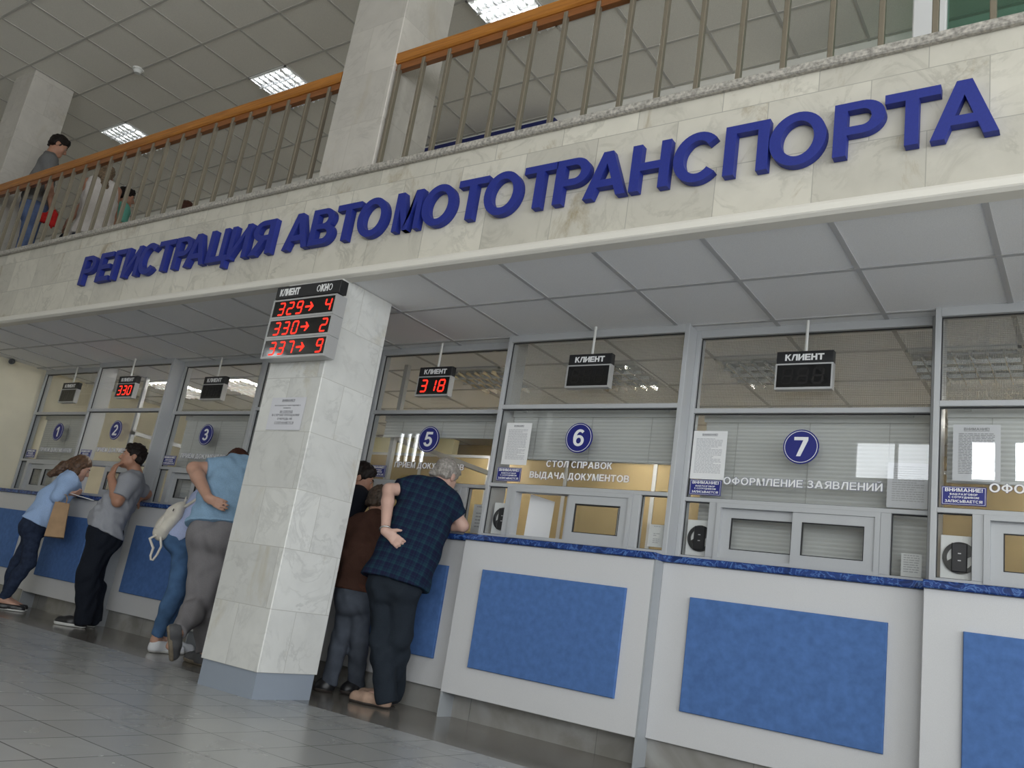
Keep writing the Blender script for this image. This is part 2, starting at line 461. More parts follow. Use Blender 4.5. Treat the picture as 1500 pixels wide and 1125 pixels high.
def struct(name, mb, material, label=None):
    o = mb.build(name, material)
    o['kind'] = 'structure'
    if label: o['label'] = label
    return o

# ------------------------------------------------------------------ lettering
def _R(x0, z0, x1, z1): return ('p', [(x0, z0), (x1, z0), (x1, z1), (x0, z1)])
def _P(*pts): return ('p', list(pts))
def _A(cx, cz, rx, rz, tx, tz, a0, a1): return ('a', cx, cz, rx, rz, tx, tz, a0, a1)
_bowl = lambda: [_A(.42, .69, .34, .31, .2, .155, -90, 90), _R(.2, .38, .43, .535), _R(.2, .845, .43, 1)]
GL = {
 'А': (1.0, [_P((0, 0), (.22, 0), (.60, 1), (.385, 1)), _P((1, 0), (.615, 1), (.40, 1), (.78, 0)), _R(.26, .22, .74, .38)]),
 'Б': (.78, [_R(0, 0, .2, 1), _R(.2, .83, .70, 1), _A(.43, .305, .33, .305, .2, .155, -90, 90), _R(.2, 0, .44, .155), _R(.2, .455, .44, .61)]),
 'Щ': (1.16, [_R(0, 0, .19, 1), _R(.435, 0, .625, 1), _R(.87, 0, 1.06, 1), _R(.19, 0, .435, .17), _R(.625, 0, .87, .17), _R(1.02, -.2, 1.16, .17)]),
 'В': (.80, [_R(0, 0, .2, 1), _R(.2, .845, .43, 1), _R(.2, .43, .46, .58), _R(.2, 0, .45, .16), _A(.42, .715, .32, .285, .19, .15, -90, 90), _A(.44, .29, .36, .29, .2, .155, -90, 90)]),
 'Г': (.72, [_R(0, 0, .2, 1), _R(.2, .83, .72, 1)]),
 'Д': (.95, [_P((.12, .17), (.32, .17), (.40, 1), (.22, 1)), _R(.22, .83, .82, 1), _R(.62, .17, .82, 1), _R(0, 0, .95, .17), _R(0, -.2, .16, 0), _R(.79, -.2, .95, 0)]),
 'Е': (.76, [_R(0, 0, .2, 1), _R(.2, 0, .76, .17), _R(.2, .42, .70, .58), _R(.2, .83, .74, 1)]),
 'З': (.74, [_A(.36, .73, .33, .28, .2, .16, -90, 155), _A(.36, .29, .38, .30, .2, .16, -155, 90), _R(.24, .44, .38, .59)]),
 'И': (.80, [_R(0, 0, .19, 1), _R(.61, 0, .80, 1), _P((.19, .08), (.61, .68), (.61, .92), (.19, .32))]),
 'Й': (.80, [_R(0, 0, .19, 1), _R(.61, 0, .80, 1), _P((.19, .08), (.61, .68), (.61, .92), (.19, .32)), _A(.40, 1.26, .23, .19, .1, .1, 180, 360)]),
 'К': (.80, [_R(0, 0, .2, 1), _P((.2, .40), (.42, .52), (.78, 1), (.54, 1), (.2, .60)), _P((.57, 0), (.82, 0), (.44, .64), (.27, .55))]),
 'Л': (.82, [_P((0, 0), (.17, .02), (.40, .9), (.36, 1), (.21, 1)), _R(.22, .83, .82, 1), _R(.62, 0, .82, 1)]),
 'М': (.98, [_R(0, 0, .18, 1), _R(.80, 0, .98, 1), _P((.02, 1), (.27, 1), (.58, 0), (.40, 0)), _P((.96, 1), (.40, 0), (.58, 0), (.71, 1))]),
 'Н': (.80, [_R(0, 0, .2, 1), _R(.6, 0, .8, 1), _R(.2, .42, .6, .59)]),
 'О': (.98, [_A(.49, .5, .49, .52, .205, .175, 0, 360)]),
 'П': (.80, [_R(0, 0, .2, 1), _R(.6, 0, .8, 1), _R(.2, .83, .6, 1)]),
 'Р': (.76, [_R(0, 0, .2, 1)] + _bowl()),
 'С': (.90, [_A(.47, .5, .47, .52, .205, .175, 42, 318)]),
 'Т': (.82, [_R(0, .83, .82, 1), _R(.31, 0, .51, .83)]),
 'У': (.78, [_P((0, 1), (.37, .26), (.50, .36), (.23, 1)), _P((.55, 1), (.16, .02), (.36, .05), (.78, 1)), _R(.05, 0, .28, .16)]),
 'Ф': (1.0, [_A(.5, .5, .5, .37, .19, .15, 0, 360), _R(.4, -.02, .6, 1.02)]),
 'Х': (.86, [_P((0, 0), (.24, 0), (.84, 1), (.60, 1)), _P((.62, 0), (.86, 0), (.26, 1), (.02, 1))]),
 'Ц': (.92, [_R(0, 0, .2, 1), _R(.58, 0, .78, 1), _R(.2, 0, .58, .17), _R(.76, -.21, .92, .17)]),
 'Ч': (.76, [_R(.56, 0, .76, 1), _R(0, .66, .2, 1), _A(.3, .66, .3, .26, .2, .17, 180, 270), _R(.3, .40, .56, .57)]),
 'Ш': (1.06, [_R(0, 0, .19, 1), _R(.435, 0, .625, 1), _R(.87, 0, 1.06, 1), _R(.19, 0, .435, .17), _R(.625, 0, .87, .17)]),
 'Ы': (1.02, [_R(0, 0, .2, 1), _A(.38, .305, .32, .305, .2, .155, -90, 90), _R(.2, 0, .39, .155), _R(.2, .455, .39, .61), _R(.82, 0, 1.02, 1)]),
 'Ь': (.74, [_R(0, 0, .2, 1), _A(.42, .305, .32, .305, .2, .155, -90, 90), _R(.2, 0, .43, .155), _R(.2, .455, .43, .61)]),
 'Ю': (1.2, [_R(0, 0, .2, 1), _R(.2, .42, .42, .58), _A(.78, .5, .42, .52, .2, .175, 0, 360)]),
 'Я': (.80, [_R(.6, 0, .8, 1), _A(.38, .70, .34, .30, .2, .155, 90, 270), _R(.37, .845, .6, 1), _R(.37, .40, .6, .555), _P((0, 0), (.24, 0), (.54, .42), (.32, .44))]),
 '!': (.24, [_R(.02, .30, .22, 1), _R(.02, 0, .22, .19)]),
 '№': (1.2, [_R(0, 0, .16, 1), _R(.5, 0, .66, 1), _P((.16, 1), (0, 1), (.5, 0), (.66, 0)), _A(.96, .66, .22, .24, .1, .1, 0, 360), _R(.76, .2, 1.16, .32)]),
 '0': (.70, [_A(.35, .5, .35, .51, .19, .16, 0, 360)]),
 '1': (.46, [_R(.24, 0, .45, 1), _P((0, .62), (.24, .80), (.45, 1), (.30, 1), (0, .80))]),
 '2': (.72, [_A(.35, .68, .34, .32, .2, .16, -25, 165), _P((0, 0), (.27, .17), (.66, .55), (.53, .66), (.0, .14)), _R(0, 0, .71, .17)]),
 '3': (.70, [_A(.34, .73, .32, .27, .2, .155, -90, 160), _A(.34, .30, .36, .30, .2, .155, -160, 90), _R(.22, .44, .36, .59)]),
 '5': (.72, [_R(.14, .83, .68, 1), _P((.05, .44), (.23, .46), (.31, 1), (.13, 1)), _A(.34, .33, .37, .34, .2, .155, -165, 125)]),
 '6': (.72, [_A(.37, .33, .35, .33, .19, .155, 0, 360), _A(.42, .5, .42, .51, .2, .16, 50, 200)]),
 '7': (.70, [_R(0, .83, .70, 1), _P((.14, 0), (.35, 0), (.70, .83), (.70, .90), (.46, .84))]),
}
def text_width(s, h, gap=0.13, space=0.36):
    w = 0
    for c in s: w += space if c == ' ' else GL[c][0] + gap
    return (w - gap) * h

def glyph(mb, c, x, z, h, y0, y1, grow=0.0, sx=1.0):
    for _i, g in enumerate(GL[c][1]):
        y0 -= 0.00012 * min(_i, 1) if _i < 2 else 0.00003 * _i
        if g[0] == 'p':
            pts = g[1]
            if grow:
                cx = sum(p[0] for p in pts) / len(pts); cz = sum(p[1] for p in pts) / len(pts)
                pts = [(p[0] + math.copysign(grow, p[0] - cx), p[1] + math.copysign(grow, p[1] - cz)) for p in pts]
            mb.prism([(x + p[0] * h * sx, z + p[1] * h) for p in pts], y0, y1)
        else:
            _, cx, cz, rx, rz, tx, tz, a0, a1 = g
            mb.arc(x + cx * h * sx, z + cz * h, (rx + grow) * h * sx, (rz + grow) * h, (tx + 2 * grow) * h * sx, (tz + 2 * grow) * h, a0, a1, y0, y1)

def text(mb, s, x, z, h, y0, y1, gap=0.13, space=0.36, grow=0.0, align='l', fit=None):
    w = text_width(s, h, gap, space); sx = 1.0
    if fit: sx = fit / w; w = fit
    if align == 'c': x -= w / 2
    for c in s:
        if c == ' ': x += space * h * sx; continue
        glyph(mb, c, x, z, h, y0, y1, grow, sx)
        x += (GL[c][0] + gap) * h * sx
    return mb

SEG = {'0': 'abcdef', '1': 'bc', '2': 'abged', '3': 'abgcd', '4': 'fgbc', '5': 'afgcd', '6': 'afgedc', '7': 'abc', '8': 'abcdefg', '9': 'abgfcd'}
def seven_seg(mb, c, x, z, w, h, y0, y1, t=None, slant=0.12):
    t = t or 0.15 * w
    sk = lambda px, pz: (x + px + slant * (pz - h / 2), z + pz)
    g = 0.08 * t; m = h / 2; e = t / 2
    def bar(x0, z0, x1, z1):
        if abs(x1 - x0) > abs(z1 - z0):
            pts = [(x0 + g, z0), (x0 + e, z0 - e), (x1 - e, z1 - e), (x1 - g, z1), (x1 - e, z1 + e), (x0 + e, z0 + e)]
        else:
            pts = [(x0, z0 + g), (x0 + e, z0 + e), (x1 + e, z1 - e), (x1, z1 - g), (x1 - e, z1 - e), (x0 - e, z0 + e)]
        mb.prism([sk(*p) for p in pts], y0, y1)
    L_, R_, B_, T_ = e, w - e, e, h - e
    for s in SEG[c]:
        if s == 'a': bar(L_, T_, R_, T_)
        if s == 'b': bar(R_, m, R_, T_)
        if s == 'c': bar(R_, B_, R_, m)
        if s == 'd': bar(L_, B_, R_, B_)
        if s == 'e': bar(L_, B_, L_, m)
        if s == 'f': bar(L_, m, L_, T_)
        if s == 'g': bar(L_, m, R_, m)

# ================================================================== THE SETTING
BW_Y = 2.03          # upper back wall
OFF_Y = 3.6          # back wall of the office behind the counters
LOWZ = 2.556         # soffit under the balcony
BFZ = 3.15           # balcony floor
FY = -1.02           # front of the balcony

struct('floor', MB().box(HX0, HX1, HY0, -0.72, -0.2, 0.0), M['floor'])
struct('floor_border', MB().box(HX0, HX1, -0.72, 0.30, -0.2, 0.0), M['band'])
struct('floor_office', MB().box(-10.2, HX1, 0.30, OFF_Y, -0.2, 0.0), M['office_floor'])
struct('baseboard_counter', MB().box(-10.2, HX1, 0.155, 0.30, 0.0, 0.16), M['plinth'])

# hall walls; the south and east ones are pierced by windows
mb = MB().box(HX0 - 0.2, HX0, HY0, BW_Y, 0, 5.15).box(HX0 - 0.2, HX0, HY0, BW_Y, 5.65, HZ)
ys = [HY0] + [v for y in WIN_W for v in (y, y + 0.5)] + [BW_Y]
for i in range(0, len(ys), 2): mb.box(HX0 - 0.2, HX0, ys[i], ys[i + 1], 5.15, 5.65)
struct('wall_west', mb, M['white_wall'])
mb = MB()
xs = [HX0] + [v for x, w, _s in WIN_S for v in (x, x + w)] + [2.1]
mb.box(HX0, 2.1, HY0 - 0.3, HY0, 0, WS_Z0); mb.box(HX0, 2.1, HY0 - 0.3, HY0, WS_Z1, HZ)
mb.box(2.1, HX1, HY0 - 0.3, HY0, 0, 0.7); mb.box(2.1, HX1, HY0 - 0.3, HY0, 4.1, HZ); mb.box(4.1, 4.5, HY0 - 0.3, HY0, 0.7, 4.1); mb.box(6.5, HX1, HY0 - 0.3, HY0, 0.7, 4.1)
for i in range(0, len(xs), 2): mb.box(xs[i], xs[i + 1], HY0 - 0.3, HY0, WS_Z0, WS_Z1)
struct('wall_south', mb, M['white_wall'])
mb = MB()
ys = [HY0] + [v for y in WIN_E for v in (y, y + 2.0)] + [-1.02]
mb.box(HX1, HX1 + 0.3, HY0, OFF_Y, 0, WE_Z0); mb.box(HX1, HX1 + 0.3, HY0, OFF_Y, WE_Z1, HZ)
for i in range(0, len(ys), 2): mb.box(HX1, HX1 + 0.3, ys[i], ys[i + 1], WE_Z0, WE_Z1)
mb.box(HX1, HX1 + 0.3, -1.02, OFF_Y, WE_Z0, WE_Z1)
struct('wall_east', mb, M['white_wall'])
n = 1
for x, w, _s in WIN_S:
    m_ = MB().ring(x, x + w, WS_Z0, WS_Z1, 0.06 if w > 0.3 else 0.01, HY0 + 0.0, HY0 + 0.08)
    if w > 1.2: m_.box(x + w / 2 - 0.03, x + w / 2 + 0.03, HY0, HY0 + 0.08, WS_Z0, WS_Z1)
    struct('window_%d' % n, m_, M['white']); n += 1
for x in WIN_L:  # frames of the added tall windows
    m_ = MB().ring(x, x + 2.0, 0.7, 4.1, 0.07, HY0, HY0 + 0.08).box(x + 0.97, x + 1.03, HY0, HY0 + 0.08, 0.7, 4.1)
    struct('window_%d' % n, m_, M['white']); n += 1
for y in WIN_E:
    m_ = MB()
    m_.box(HX1 - 0.08, HX1, y, y + 0.07, WE_Z0, WE_Z1).box(HX1 - 0.08, HX1, y + 1.93, y + 2.0, WE_Z0, WE_Z1)
    m_.box(HX1 - 0.08, HX1, y, y + 2, WE_Z0, WE_Z0 + 0.07).box(HX1 - 0.08, HX1, y, y + 2, WE_Z1 - 0.07, WE_Z1).box(HX1 - 0.08, HX1, y + 0.97, y + 1.03, WE_Z0, WE_Z1)
    struct('window_%d' % n, m_, M['white']); n += 1

# upper ceiling: boards and the exposed bars on a 0.6 m grid
mb = MB()
mb.box(HX0, HX1, HY0, BW_Y, HZ, HZ + 0.1)
mb.cur = 1
for i in range(-15, 30):
    x = -8.784 + 0.6 * i
    if HX0 < x < HX1: mb.box(x - 0.012, x + 0.012, HY0, BW_Y, HZ - 0.006, HZ)
for i in range(-20, 8):
    y = -1.0 + 0.6 * i
    if HY0 < y < BW_Y: mb.box(HX0, HX1, y - 0.012, y + 0.012, HZ - 0.0066, HZ)
o = mb.build('ceiling', [M['ceiling_up'], M['ceiling_bar']]); o['kind'] = 'structure'
# soffit and office ceiling, one plane
mb = MB()
mb.box(-10.2, HX1, FY + 0.02, OFF_Y, LOWZ, LOWZ + 0.05)
mb.cur = 1
for i in range(-13, 20):
    x = -0.38 - 0.6 * i
    if -10.2 < x < HX1: mb.box(x - 0.013, x + 0.013, FY + 0.02, OFF_Y, LOWZ - 0.005, LOWZ)
for i in range(0, 8):
    y = -0.43 + 0.6 * i
    if y < OFF_Y: mb.box(-10.2, HX1, y - 0.013, y + 0.013, LOWZ - 0.0056, LOWZ)
o = mb.build('ceiling_soffit', [M['ceiling_low'], M['ceiling_low_bar']]); o['kind'] = 'structure'
# balcony
struct('balcony_front', MB().box(HX0, HX1, FY, FY + 0.14, 2.60, 3.30), M['fascia'])
struct('balcony_floor', MB().box(HX0, HX1, FY + 0.14, BW_Y + 0.2, 2.70, BFZ), M['office_floor'])
mb = MB()
mb.prism_x([(FY - 0.028, 2.556), (FY - 0.034, 2.562), (FY - 0.034, 2.592), (FY - 0.020, 2.600), (FY - 0.012, 2.615), (FY, 2.622), (FY + 0.06, 2.622), (FY + 0.06, 2.546), (FY - 0.01, 2.546)], HX0, HX1)
struct('trim_1', mb, M['trim'])
mb = MB()
mb.prism_x([(FY - 0.035, 3.302), (FY - 0.035, 3.336), (FY - 0.028, 3.342), (FY + 0.20, 3.342), (FY + 0.20, 3.15), (FY + 0.13, 3.15), (FY + 0.13, 3.30), (FY, 3.30), (FY - 0.025, 3.296)], HX0, HX1)
struct('trim_2', mb, M['granite'])
struct('wall_balcony', MB().box(HX0, HX1, BW_Y, BW_Y + 0.2, BFZ, HZ), M['white_wall'])
# dark blue frames of the doorways on the balcony back wall
def frame_post(i, x, w=0.13, z1=5.66):
    struct('trim_%d' % i, MB().box(x - w / 2, x + w / 2, BW_Y - 0.07, BW_Y + 0.01, BFZ, z1), M['trim_blue'])
for i, x in enumerate([-10.05, -9.2, -4.11, -3.44, -2.19, -1.76]):
    frame_post(3 + i, x)
struct('trim_9', MB().box(-6.62, -4.70, BW_Y - 0.07, BW_Y + 0.01, 5.52, 5.735), M['trim_blue'])
# white jamb and green glass screen on the balcony
struct('trim_10', MB().cbox(-1.075, -0.855, 1.10, 1.22, BFZ, HZ, 0.01), M['white'])
struct('window_20', MB().box(-0.855, 3.0, 1.15, 1.162, BFZ, HZ), M['tint_pane'])
# left end wall beside the counters
struct('wall_left', MB().box(-10.4, -10.2, FY + 0.02, OFF_Y, 0, LOWZ), M['cream'])
struct('wall_right', MB().box(0.642, HX1, 0.13, 0.30, 0, LOWZ), M['cream'])
# office behind the glass
struct('wall_back', MB().box(-10.2, HX1, OFF_Y, OFF_Y + 0.2, 0, LOWZ), M['tan'])

def column(x0, x1, y0, y1, z0, z1, plinth, stone='column'):
    mb = MB(); c = 0.005
    pts = [(x0 + c, y0), (x1 - c, y0), (x1, y0 + c), (x1, y1 - c), (x1 - c, y1), (x0 + c, y1), (x0, y1 - c), (x0, y0 + c)]
    k = len(pts)
    zb = z0 + 0.148 if plinth else z0
    mb.add([(x, y, zb) for x, y in pts] + [(x, y, z1) for x, y in pts],
           [tuple(range(k - 1, -1, -1)), tuple(range(k, 2 * k))] + [(i, (i + 1) % k, (i + 1) % k + k, i + k) for i in range(k)])
    if plinth:
        mb.cur = 1
        mb.box(x0 + 0.012, x1 - 0.012, y0 + 0.012, y1 - 0.012, z0, zb)
    o = mb.build('column', [M[stone], M['base_paint']]); o['kind'] = 'structure'
    return o
column(-4.465, -3.945, -1.03, -0.565, 0, LOWZ - 0.002, True)
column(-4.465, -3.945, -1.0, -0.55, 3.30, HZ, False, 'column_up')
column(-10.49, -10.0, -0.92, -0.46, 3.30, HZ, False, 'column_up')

# ================================================================== CEILING LIGHTS
def luminaire(x0, y0, z, lit, label, group, cells=(4, 4)):
    t = thing('ceiling_light', (x0 + 0.3, y0 + 0.3, z), label, 'ceiling light', group)
    x1, y1 = x0 + 0.6, y0 + 0.6
    h = MB(); h.box(x0, x1, y0, y0 + 0.018, z - 0.02, z + 0.0).box(x0, x1, y1 - 0.018, y1, z - 0.02, z).box(x0, x0 + 0.018, y0, y1, z - 0.02, z).box(x1 - 0.018, x1, y0, y1, z - 0.02, z)
    h.box(x0 + 0.01, x1 - 0.01, y0 + 0.01, y1 - 0.01, z - 0.006, z - 0.0005)
    h.build('housing', M['lum_white'], t)
    for i in range(4):
        y = y0 + 0.09 + 0.14 * i
        MB().cyl((x0 + 0.03, y, z - 0.016), (x1 - 0.03, y, z - 0.016), 0.009 if not lit else 0.011, 10).build('tube', {0: M['tube_off'], 1: M['tube'], 2: M['tube_office']}[lit], t)
    l = MB()
    for i in range(1, 4):
        y = y0 + 0.02 + 0.14 * i
        l.prism_x([(y - 0.012, z - 0.028), (y + 0.012, z - 0.028), (y + 0.003, z - 0.052), (y - 0.003, z - 0.052)], x0 + 0.015, x1 - 0.015)
    for i in range(1, 7):
        x = x0 + 0.6 * i / 7
        l.prism([(x - 0.010, z - 0.028), (x + 0.010, z - 0.028), (x + 0.0025, z - 0.0525), (x - 0.0025, z - 0.0525)], y0 + 0.015, y1 - 0.015)
    l.build('louvre', M['louvre'], t)
    if lit == 1:
        pass
    return t
luminaire(-10.58, 0.2, HZ, 1, 'lit square ceiling light above the balcony, nearest the man in grey', 'balcony ceiling lights')
luminaire(-7.58, 0.2, HZ, 1, 'lit square ceiling light just above the handrail, left of the tall column', 'balcony ceiling lights')
luminaire(-4.58, 0.2, HZ, 1, 'large lit ceiling light right of the tall column, cut by the top edge', 'balcony ceiling lights')
luminaire(-12.38, -0.4, HZ, 1, 'sliver of a lit ceiling light at the left edge, beyond the far column', 'balcony ceiling lights')
luminaire(-8.98, 0.77, LOWZ, 2, 'lit office ceiling light seen through the upper glass of window 2', 'office ceiling lights')
luminaire(-7.78, 0.77, LOWZ, 2, 'lit office ceiling light seen beside the blank display of window 3', 'office ceiling lights')
luminaire(-4.58, 0.77, LOWZ, 0, 'unlit office ceiling light behind the upper glass of window 5', 'office ceiling lights')
luminaire(-3.38, 0.77, LOWZ, 0, 'unlit office ceiling light behind the upper glass of window 6', 'office ceiling lights')
luminaire(-2.18, 0.77, LOWZ, 0, 'unlit office ceiling light with mirror louvres behind the upper glass of window 7', 'office ceiling lights')
luminaire(-0.98, 0.77, LOWZ, 0, 'unlit office ceiling light behind the wire mesh between windows 7 and 8', 'office ceiling lights')
for _x in (-5.78, -3.98, -2.18, -0.38, 1.42):  # unseen row of lamps, added to brighten the office behind the glass
    luminaire(_x, 2.17, LOWZ, 2, 'added fill light in the far office row, hidden behind the blinds', 'added office fill lights')

# smoke detector and security camera
sd = thing('smoke_detector', (-8.726, -0.415, HZ), 'small round white smoke detector on the upper ceiling', 'smoke detector')
MB().cyl((-8.726, -0.415, HZ), (-8.726, -0.415, HZ - 0.022), 0.06, 24).build('base', M['plastic'], sd)
MB().cyl((-8.726, -0.415, HZ - 0.022), (-8.726, -0.415, HZ - 0.055), 0.05, 24, 0.032).build('sensor_head', M['plastic'], sd, smooth=False)
sc = thing('security_camera', (-10.2, -0.13, 2.535), 'small dark security camera on the cream wall under the soffit', 'camera')
MB().cyl((-10.2, -0.13, 2.535), (-10.17, -0.13, 2.535), 0.03, 16).build('wall_bracket', M['camera_grey'], sc)
MB().cyl((-10.17, -0.13, 2.535), (-10.10, -0.17, 2.515), 0.028, 16).build('camera_body', M['camera_grey'], sc)
MB().cyl((-10.10, -0.17, 2.515), (-10.094, -0.1735, 2.513), 0.018, 16).build('lens', M['black'], sc)

# ================================================================== BALCONY RAILINGS
def railing(xa, xb, xs, label):
    t = thing('balcony_railing', (xa, -0.95, 3.342), label, 'railing', 'balcony railings')
    c = 0.012
    h = MB(); y0, y1, z0, z1 = -0.992, -0.912, 4.165, 4.252
    h.prism_x([(y0 + c, z0), (y0, z0 + c), (y0, z1 - c), (y0 + c, z1), (y1 - c, z1), (y1, z1 - c), (y1, z0 + c), (y1 - c, z0)], xa, xb)
    h.build('handrail', M['wood'], t)
    MB().box(xa + 0.03, xb - 0.02, -0.972, -0.932, 4.115, 4.165).build('under_rail', M['wood_dark'], t)
    for x in xs:
        MB().cbox(x - 0.013, x + 0.013, -0.985, -0.955, 3.342, 4.15, 0.003).build('baluster', M['baluster'], t)
railing(-9.92, -4.48, [-4.60 - 0.2225 * i for i in range(24)], 'long wooden balcony handrail on steel balusters left of the column')
railing(-3.99, 2.0, [-3.915 + 0.2225 * i for i in range(27)], 'wooden balcony handrail on steel balusters right of the column')

# ================================================================== RAISED LETTERS
W1 = 'РЕГИСТРАЦИЯ'; W2 = 'АВТОМОТОТРАНСПОРТА'
X1 = [-7.235, -6.966, -6.736, -6.571, -6.35, -6.107, -5.876, -5.718, -5.446, -5.199, -4.95]
X2 = [-4.59, -4.331, -4.10, -3.895, -3.575, -3.352, -3.085, -2.885, -2.62, -2.409, -2.221, -1.954, -1.722, -1.46, -1.245, -0.959, -0.75, -0.571]
ordn = ['first', 'second', 'third', 'fourth', 'fifth', 'sixth', 'seventh', 'eighth', 'ninth', 'tenth', 'eleventh', 'twelfth', 'thirteenth', 'fourteenth', 'fifteenth', 'sixteenth', 'seventeenth', 'eighteenth']
WI = {'А': .25, 'В': .222, 'Г': .158, 'Е': .20, 'И': .222, 'М': .212, 'Н': .213, 'О': .255, 'П': .212, 'Р': .212, 'С': .24, 'Т': .216, 'Ц': .245, 'Я': .238}
def big_letters(word, X, which):
    for i, (c, x) in enumerate(zip(word, X)):
        m_ = MB()
        glyph(m_, c, 0, 0, 0.262, -0.042, 0.0, sx=WI[c] / (GL[c][0] * 0.262))
        o = m_.build('sign_letter', M['letter'])
        o.location = (x, FY - 0.003, 2.803)
        tag(o, 'large raised blue letter %s, %s letter of the %s word on the balcony' % (c, ordn[i], which), 'sign letter', 'raised letters on the balcony front')
big_letters(W1, X1, 'left')
big_letters(W2, X2, 'right')

# ================================================================== SERVICE WINDOWS AND COUNTERS
def window_unit(no, x0, x1, fwd, blind_z, lines, letter_h, open_sash=False, meshed=False, rail_l=None):
    w = 0.14 if fwd else 0.26
    nm = 'window %d' % no
    d1 = 0.34
    t = thing('service_window', ((x0 + x1) / 2, w, 1.135), 'grey framed service window %s' % (
        'whose round blue sign reads %d' % no if no not in (4, 8) else ('hidden behind the marble column' if no == 4 else 'cut off by the right edge of the picture')), 'service window', 'service windows along the counter')
    f = MB()
    a, b = x0 + 0.028, x1 - 0.030
    f.cbox(x0, a, w, d1, 1.135, LOWZ, 0.002).cbox(b, x1, w, d1, 1.135, LOWZ, 0.002)
    if no == 3: f.cbox(x1, -6.081, w, d1, 1.135, LOWZ, 0.002)
    f.cbox(a, b, w, w + 0.06, 2.505, LOWZ, 0.002)
    f.cbox(a, b, w, w + 0.06, 2.018, 2.048, 0.002)
    f.cbox(a, b, w, w + 0.06, 1.478, 1.502, 0.002)
    f.cbox(a, b, w, w + 0.06, 1.135, 1.162, 0.002)
    la, lb, ra, rb = a + 0.155, a + 0.205, b - 0.22, b - 0.17
    f.cbox(la, lb, w, w + 0.06, 1.162, 1.478, 0.002).cbox(ra, rb, w, w + 0.06, 1.162, 1.478, 0.002)
    f.build('frame', M['alu'], t)
    g = MB().ring(a, b, 2.048, 2.505, 0.005, w + 0.022, w + 0.03).ring(a, b, 1.502, 2.018, 0.005, w + 0.022, w + 0.03)
    g.ring(a, la, 1.162, 1.478, 0.004, w + 0.022, w + 0.03).ring(rb, b, 1.162, 1.478, 0.004, w + 0.022, w + 0.03)
    g.build('gasket', M['gasket'], t)
    MB().box(a, b, w + 0.03, w + 0.036, 2.048, 2.505).build('transom_pane', M['pane'], t)
    MB().box(a, b, w + 0.03, w + 0.036, 1.502, 2.018).build('main_pane', M['pane'], t)
    MB().box(a, la, w + 0.03, w + 0.036, 1.162, 1.478).build('side_pane', M['pane'], t)
    MB().box(rb, b, w + 0.03, w + 0.036, 1.162, 1.478).build('side_pane', M['pane'], t)
    # sliding sashes in their own ring
    MB().ring(lb, ra, 1.15, 1.478, 0.026, w - 0.008, w + 0.07, 0.02).build('sash_track', M['alu'], t)
    sa, sb = lb + 0.026, ra - 0.026; mid = (sa + sb) / 2
    def sash(xl, xr, yy):
        s = MB().ring(xl, xr, 1.168, 1.452, 0.052, yy, yy + 0.022)
        s = s.build('sash', M['alu'], t)
        MB().ring(xl + 0.052, xr - 0.052, 1.220, 1.400, 0.005, yy + 0.003, yy + 0.016).build('gasket', M['gasket'], s)
        MB().box(xl + 0.055, xr - 0.055, yy + 0.008, yy + 0.013, 1.223, 1.397).build('sash_pane', M['pane'], s)
    sash(mid - 0.01, sb, w + 0.002)
    if open_sash: sash(mid - 0.035, sb - 0.025, w + 0.028)
    else: sash(sa, mid + 0.035, w + 0.028)
    if meshed:
        ms = MB()
        k = a + 0.008
        while k < b: ms.box(k, k + 0.0013, w + 0.085, w + 0.0863, 2.05, 2.505); k += 0.0105
        k = 2.055
        while k < 2.505: ms.box(a, b, w + 0.085, w + 0.0863, k, k + 0.0013); k += 0.0105
        ms.build('security_mesh', M['mesh'], t)
    # white cut-out lettering with a thin blue outline
    if lines:
        wh, bl = MB(), MB()
        for s, cx, z, wd in lines:
            text(bl, s, cx, z, letter_h, w + 0.0275, w + 0.0288, align='c', grow=0.03, fit=wd)
            text(wh, s, cx, z, letter_h, w + 0.0262, w + 0.0275, align='c', grow=0.0, fit=wd)
        p = wh.build('lettering', M['white'], t)
        bl.build('lettering_outline', M['sign_blue'], p)
    # blind behind the glass
    if blind_z is not None:
        bt = thing('window_blind', ((x0 + x1) / 2, w + 0.16, 2.03), 'pale horizontal slat blind behind the glass of %s, %s' % (nm, 'drawn fully down' if blind_z < 1.3 else 'drawn halfway'), 'blind', 'blinds behind the service windows')
        MB().box(a + 0.02, b - 0.02, w + 0.13, w + 0.18, 1.995, 2.085).build('head_rail', M['blind'], bt)
        MB().box(a + 0.1, a + 0.13, w + 0.06, w + 0.15, 2.025, 2.04).box(b - 0.13, b - 0.1, w + 0.06, w + 0.15, 2.025, 2.04).build('bracket', M['blind'], bt)
        s = MB(); z = 1.99; bx0, bx1 = a + 0.02, b - 0.02
        if blind_z < 1.3: bx0 = a + 0.03
        step = 0.0235
        while z > blind_z:
            s.prism_x([(w + 0.146, z + 0.0140), (w + 0.1475, z + 0.003), (w + 0.153, z - 0.007), (w + 0.162, z - 0.0125), (w + 0.1625, z - 0.0113), (w + 0.1542, z - 0.0060), (w + 0.1489, z + 0.0035), (w + 0.1475, z + 0.0140)], bx0, bx1); z -= step
        s.build('slats', M['blind'], bt)
        MB().box(bx0, bx1, w + 0.145, w + 0.17, z - 0.004, z + 0.012).build('bottom_rail', M['blind'], bt)
        for q in (0.16, 0.5, 0.84):
            x = bx0 + (bx1 - bx0) * q
            MB().box(x - 0.0012, x + 0.0012, w + 0.144, w + 0.146, z, 2.0).build('lift_cord', M['cord'], bt)
    return t

